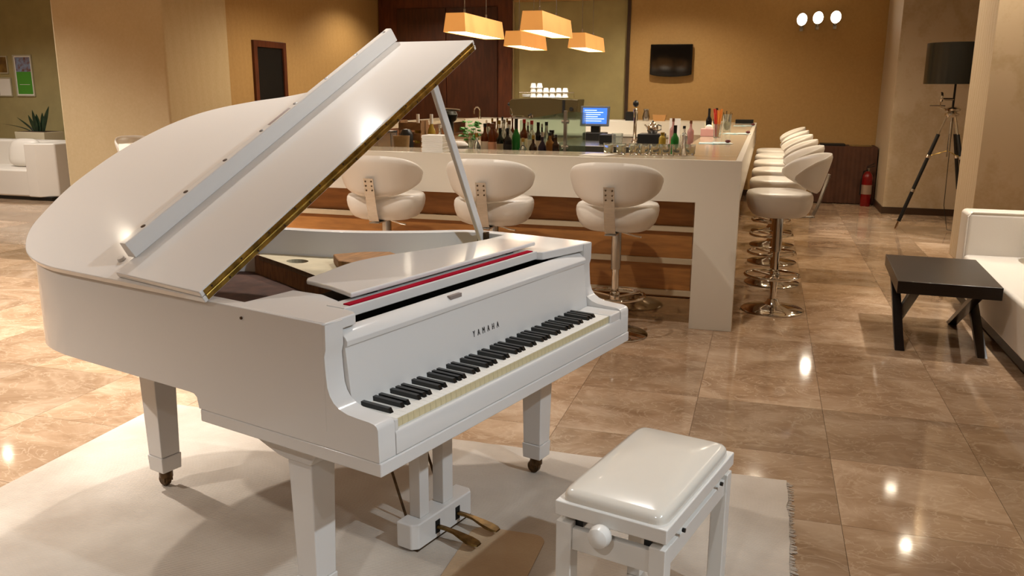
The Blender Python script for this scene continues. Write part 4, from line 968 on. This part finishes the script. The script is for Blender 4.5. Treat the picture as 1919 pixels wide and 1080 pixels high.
bottle('black wine bottle, left of two on the right counter',-.585,9.35,BH,.26,.030,BLKG,CB,None,'wine',group='bottles on the right counter')
bottle('black wine bottle, right of two on the right counter',-.515,9.45,BH,.262,.030,BLKG,CB,None,'wine',group='bottles on the right counter')
tx=thing('tissue_box','pink tissue box on the right bar counter','tissue box',(-.545,8.78,BH))
MB().box(-.075,.075,-.06,.06,.0005,.075).build('box',mat('tissue_pink','#dca8a0',0.6),tx,bevel=0.004)
MB().sphere((0,0,.085),.03,10,8,(1.2,.7,1)).build('tissue',NAPKIN,tx)
sw=thing('straw_holder','glass of red, green and orange straws on the right counter','straw holder',(-.45,8.55,BH))
MB().lathe([(0,0.0005),(.035,.0005),(.042,.13),(.038,.13),(.032,.006),(0,.006)],20).build('glass',GLASS,sw)
sm=[mat('straw_red','#d2382c',0.4),mat('straw_green','#5c9a3c',0.4),mat('straw_orange','#dd8a3c',0.4),mat('straw_pink','#e0604c',0.4)]
for k in range(22):
    a=k*2.4; r0=.018*((k*7)%5)/5; r1=r0+.03
    MB().tube([(r0*math.cos(a),r0*math.sin(a),.008),(r1*math.cos(a),r1*math.sin(a),.235+.012*((k*3)%4))],.0045,6).build('straw',sm[(0 if math.cos(a)<-.3 else (1 if math.sin(a*2)>.6 else 2)) if k%4 else 3],sw)
va=thing('glass_vase','glass cylinder vase with dried stems on the right counter','vase',(-.42,9.85,BH))
MB().lathe([(0,.0005),(.045,.0005),(.047,.19),(.043,.19),(.040,.01),(0,.01)],22).build('glass',GLASS,va)
MB().sphere((0,0,.07),.036,12,10,(1,1,1.4)).build('filling',mat('dried_filling','#9a8a5a',0.8,vary=.4,scale=60),va)
for k in range(7): MB().tube([(0,0,.05),(.05*math.cos(k*.9),.05*math.sin(k*.9),.20+.012*(k%3))],.004,6).build('stem',BRONZE,va)
NB=mat('brochure_print','#e3dccf',0.6,color2='#58a6b8',scale=9); 
for k,(x,y,lab) in enumerate(((-.42,7.62,'nearest'),(-.29,9.42,'middle'),(-.28,11.6,'farthest'))):
    t=thing('brochure_set','blue and white brochures spread on the right counter, '+lab+' of three','brochures',(x,y,BH),math.radians([8,-5,4][k]),'brochures on the right counter')
    MB().prism([(-.14,-.12),(.02,-.14),(.04,.10),(-.12,.12)],.0006,.003).build('brochure',NB,t)
    MB().prism([(-.02,-.13),(.15,-.10),(.13,.12),(-.01,.13)],.0032,.006).build('brochure',NB,t)
    MB().sphere((.11,-.02,.021),.015,10,8,(1.6,1.2,1)).build('sweet',mat('dark_red_sweet','#5a1f1c',0.4),t)
mc=MB().prism([(-1.22,5.80),(-1.04,5.80),(-.98,6.02),(-1.16,6.02)],BH+.0006,BH+.006).build('menu_card',PAPER); tag(mc,'white menu card lying on the front bar worktop','menu')
tm=MB().lathe([(0,0),(.028,0),(.034,.008),(.038,.075),(.036,.075),(.032,.012),(0,.010)],18).mesh('tumbler',GLASS)
tw=['first','second','third','fourth','fifth','sixth','seventh','eighth']
for k,x in enumerate((-1.155,-1.065,-.975,-.885,-.812,-.738,-.663,-.585)):
    if k==0: x=-.50
    o=bpy.data.objects.new('glass_tumbler',tm); COL.objects.link(o); o.location=(x,6.08 if k else 6.13,BH+.0005)
    tag(o,('clear glass tumbler on the front worktop, %s from left in its row'%tw[k-1]) if k else 'clear glass tumbler on the front worktop, right end of its row','glass','row of glass tumblers on the bar')
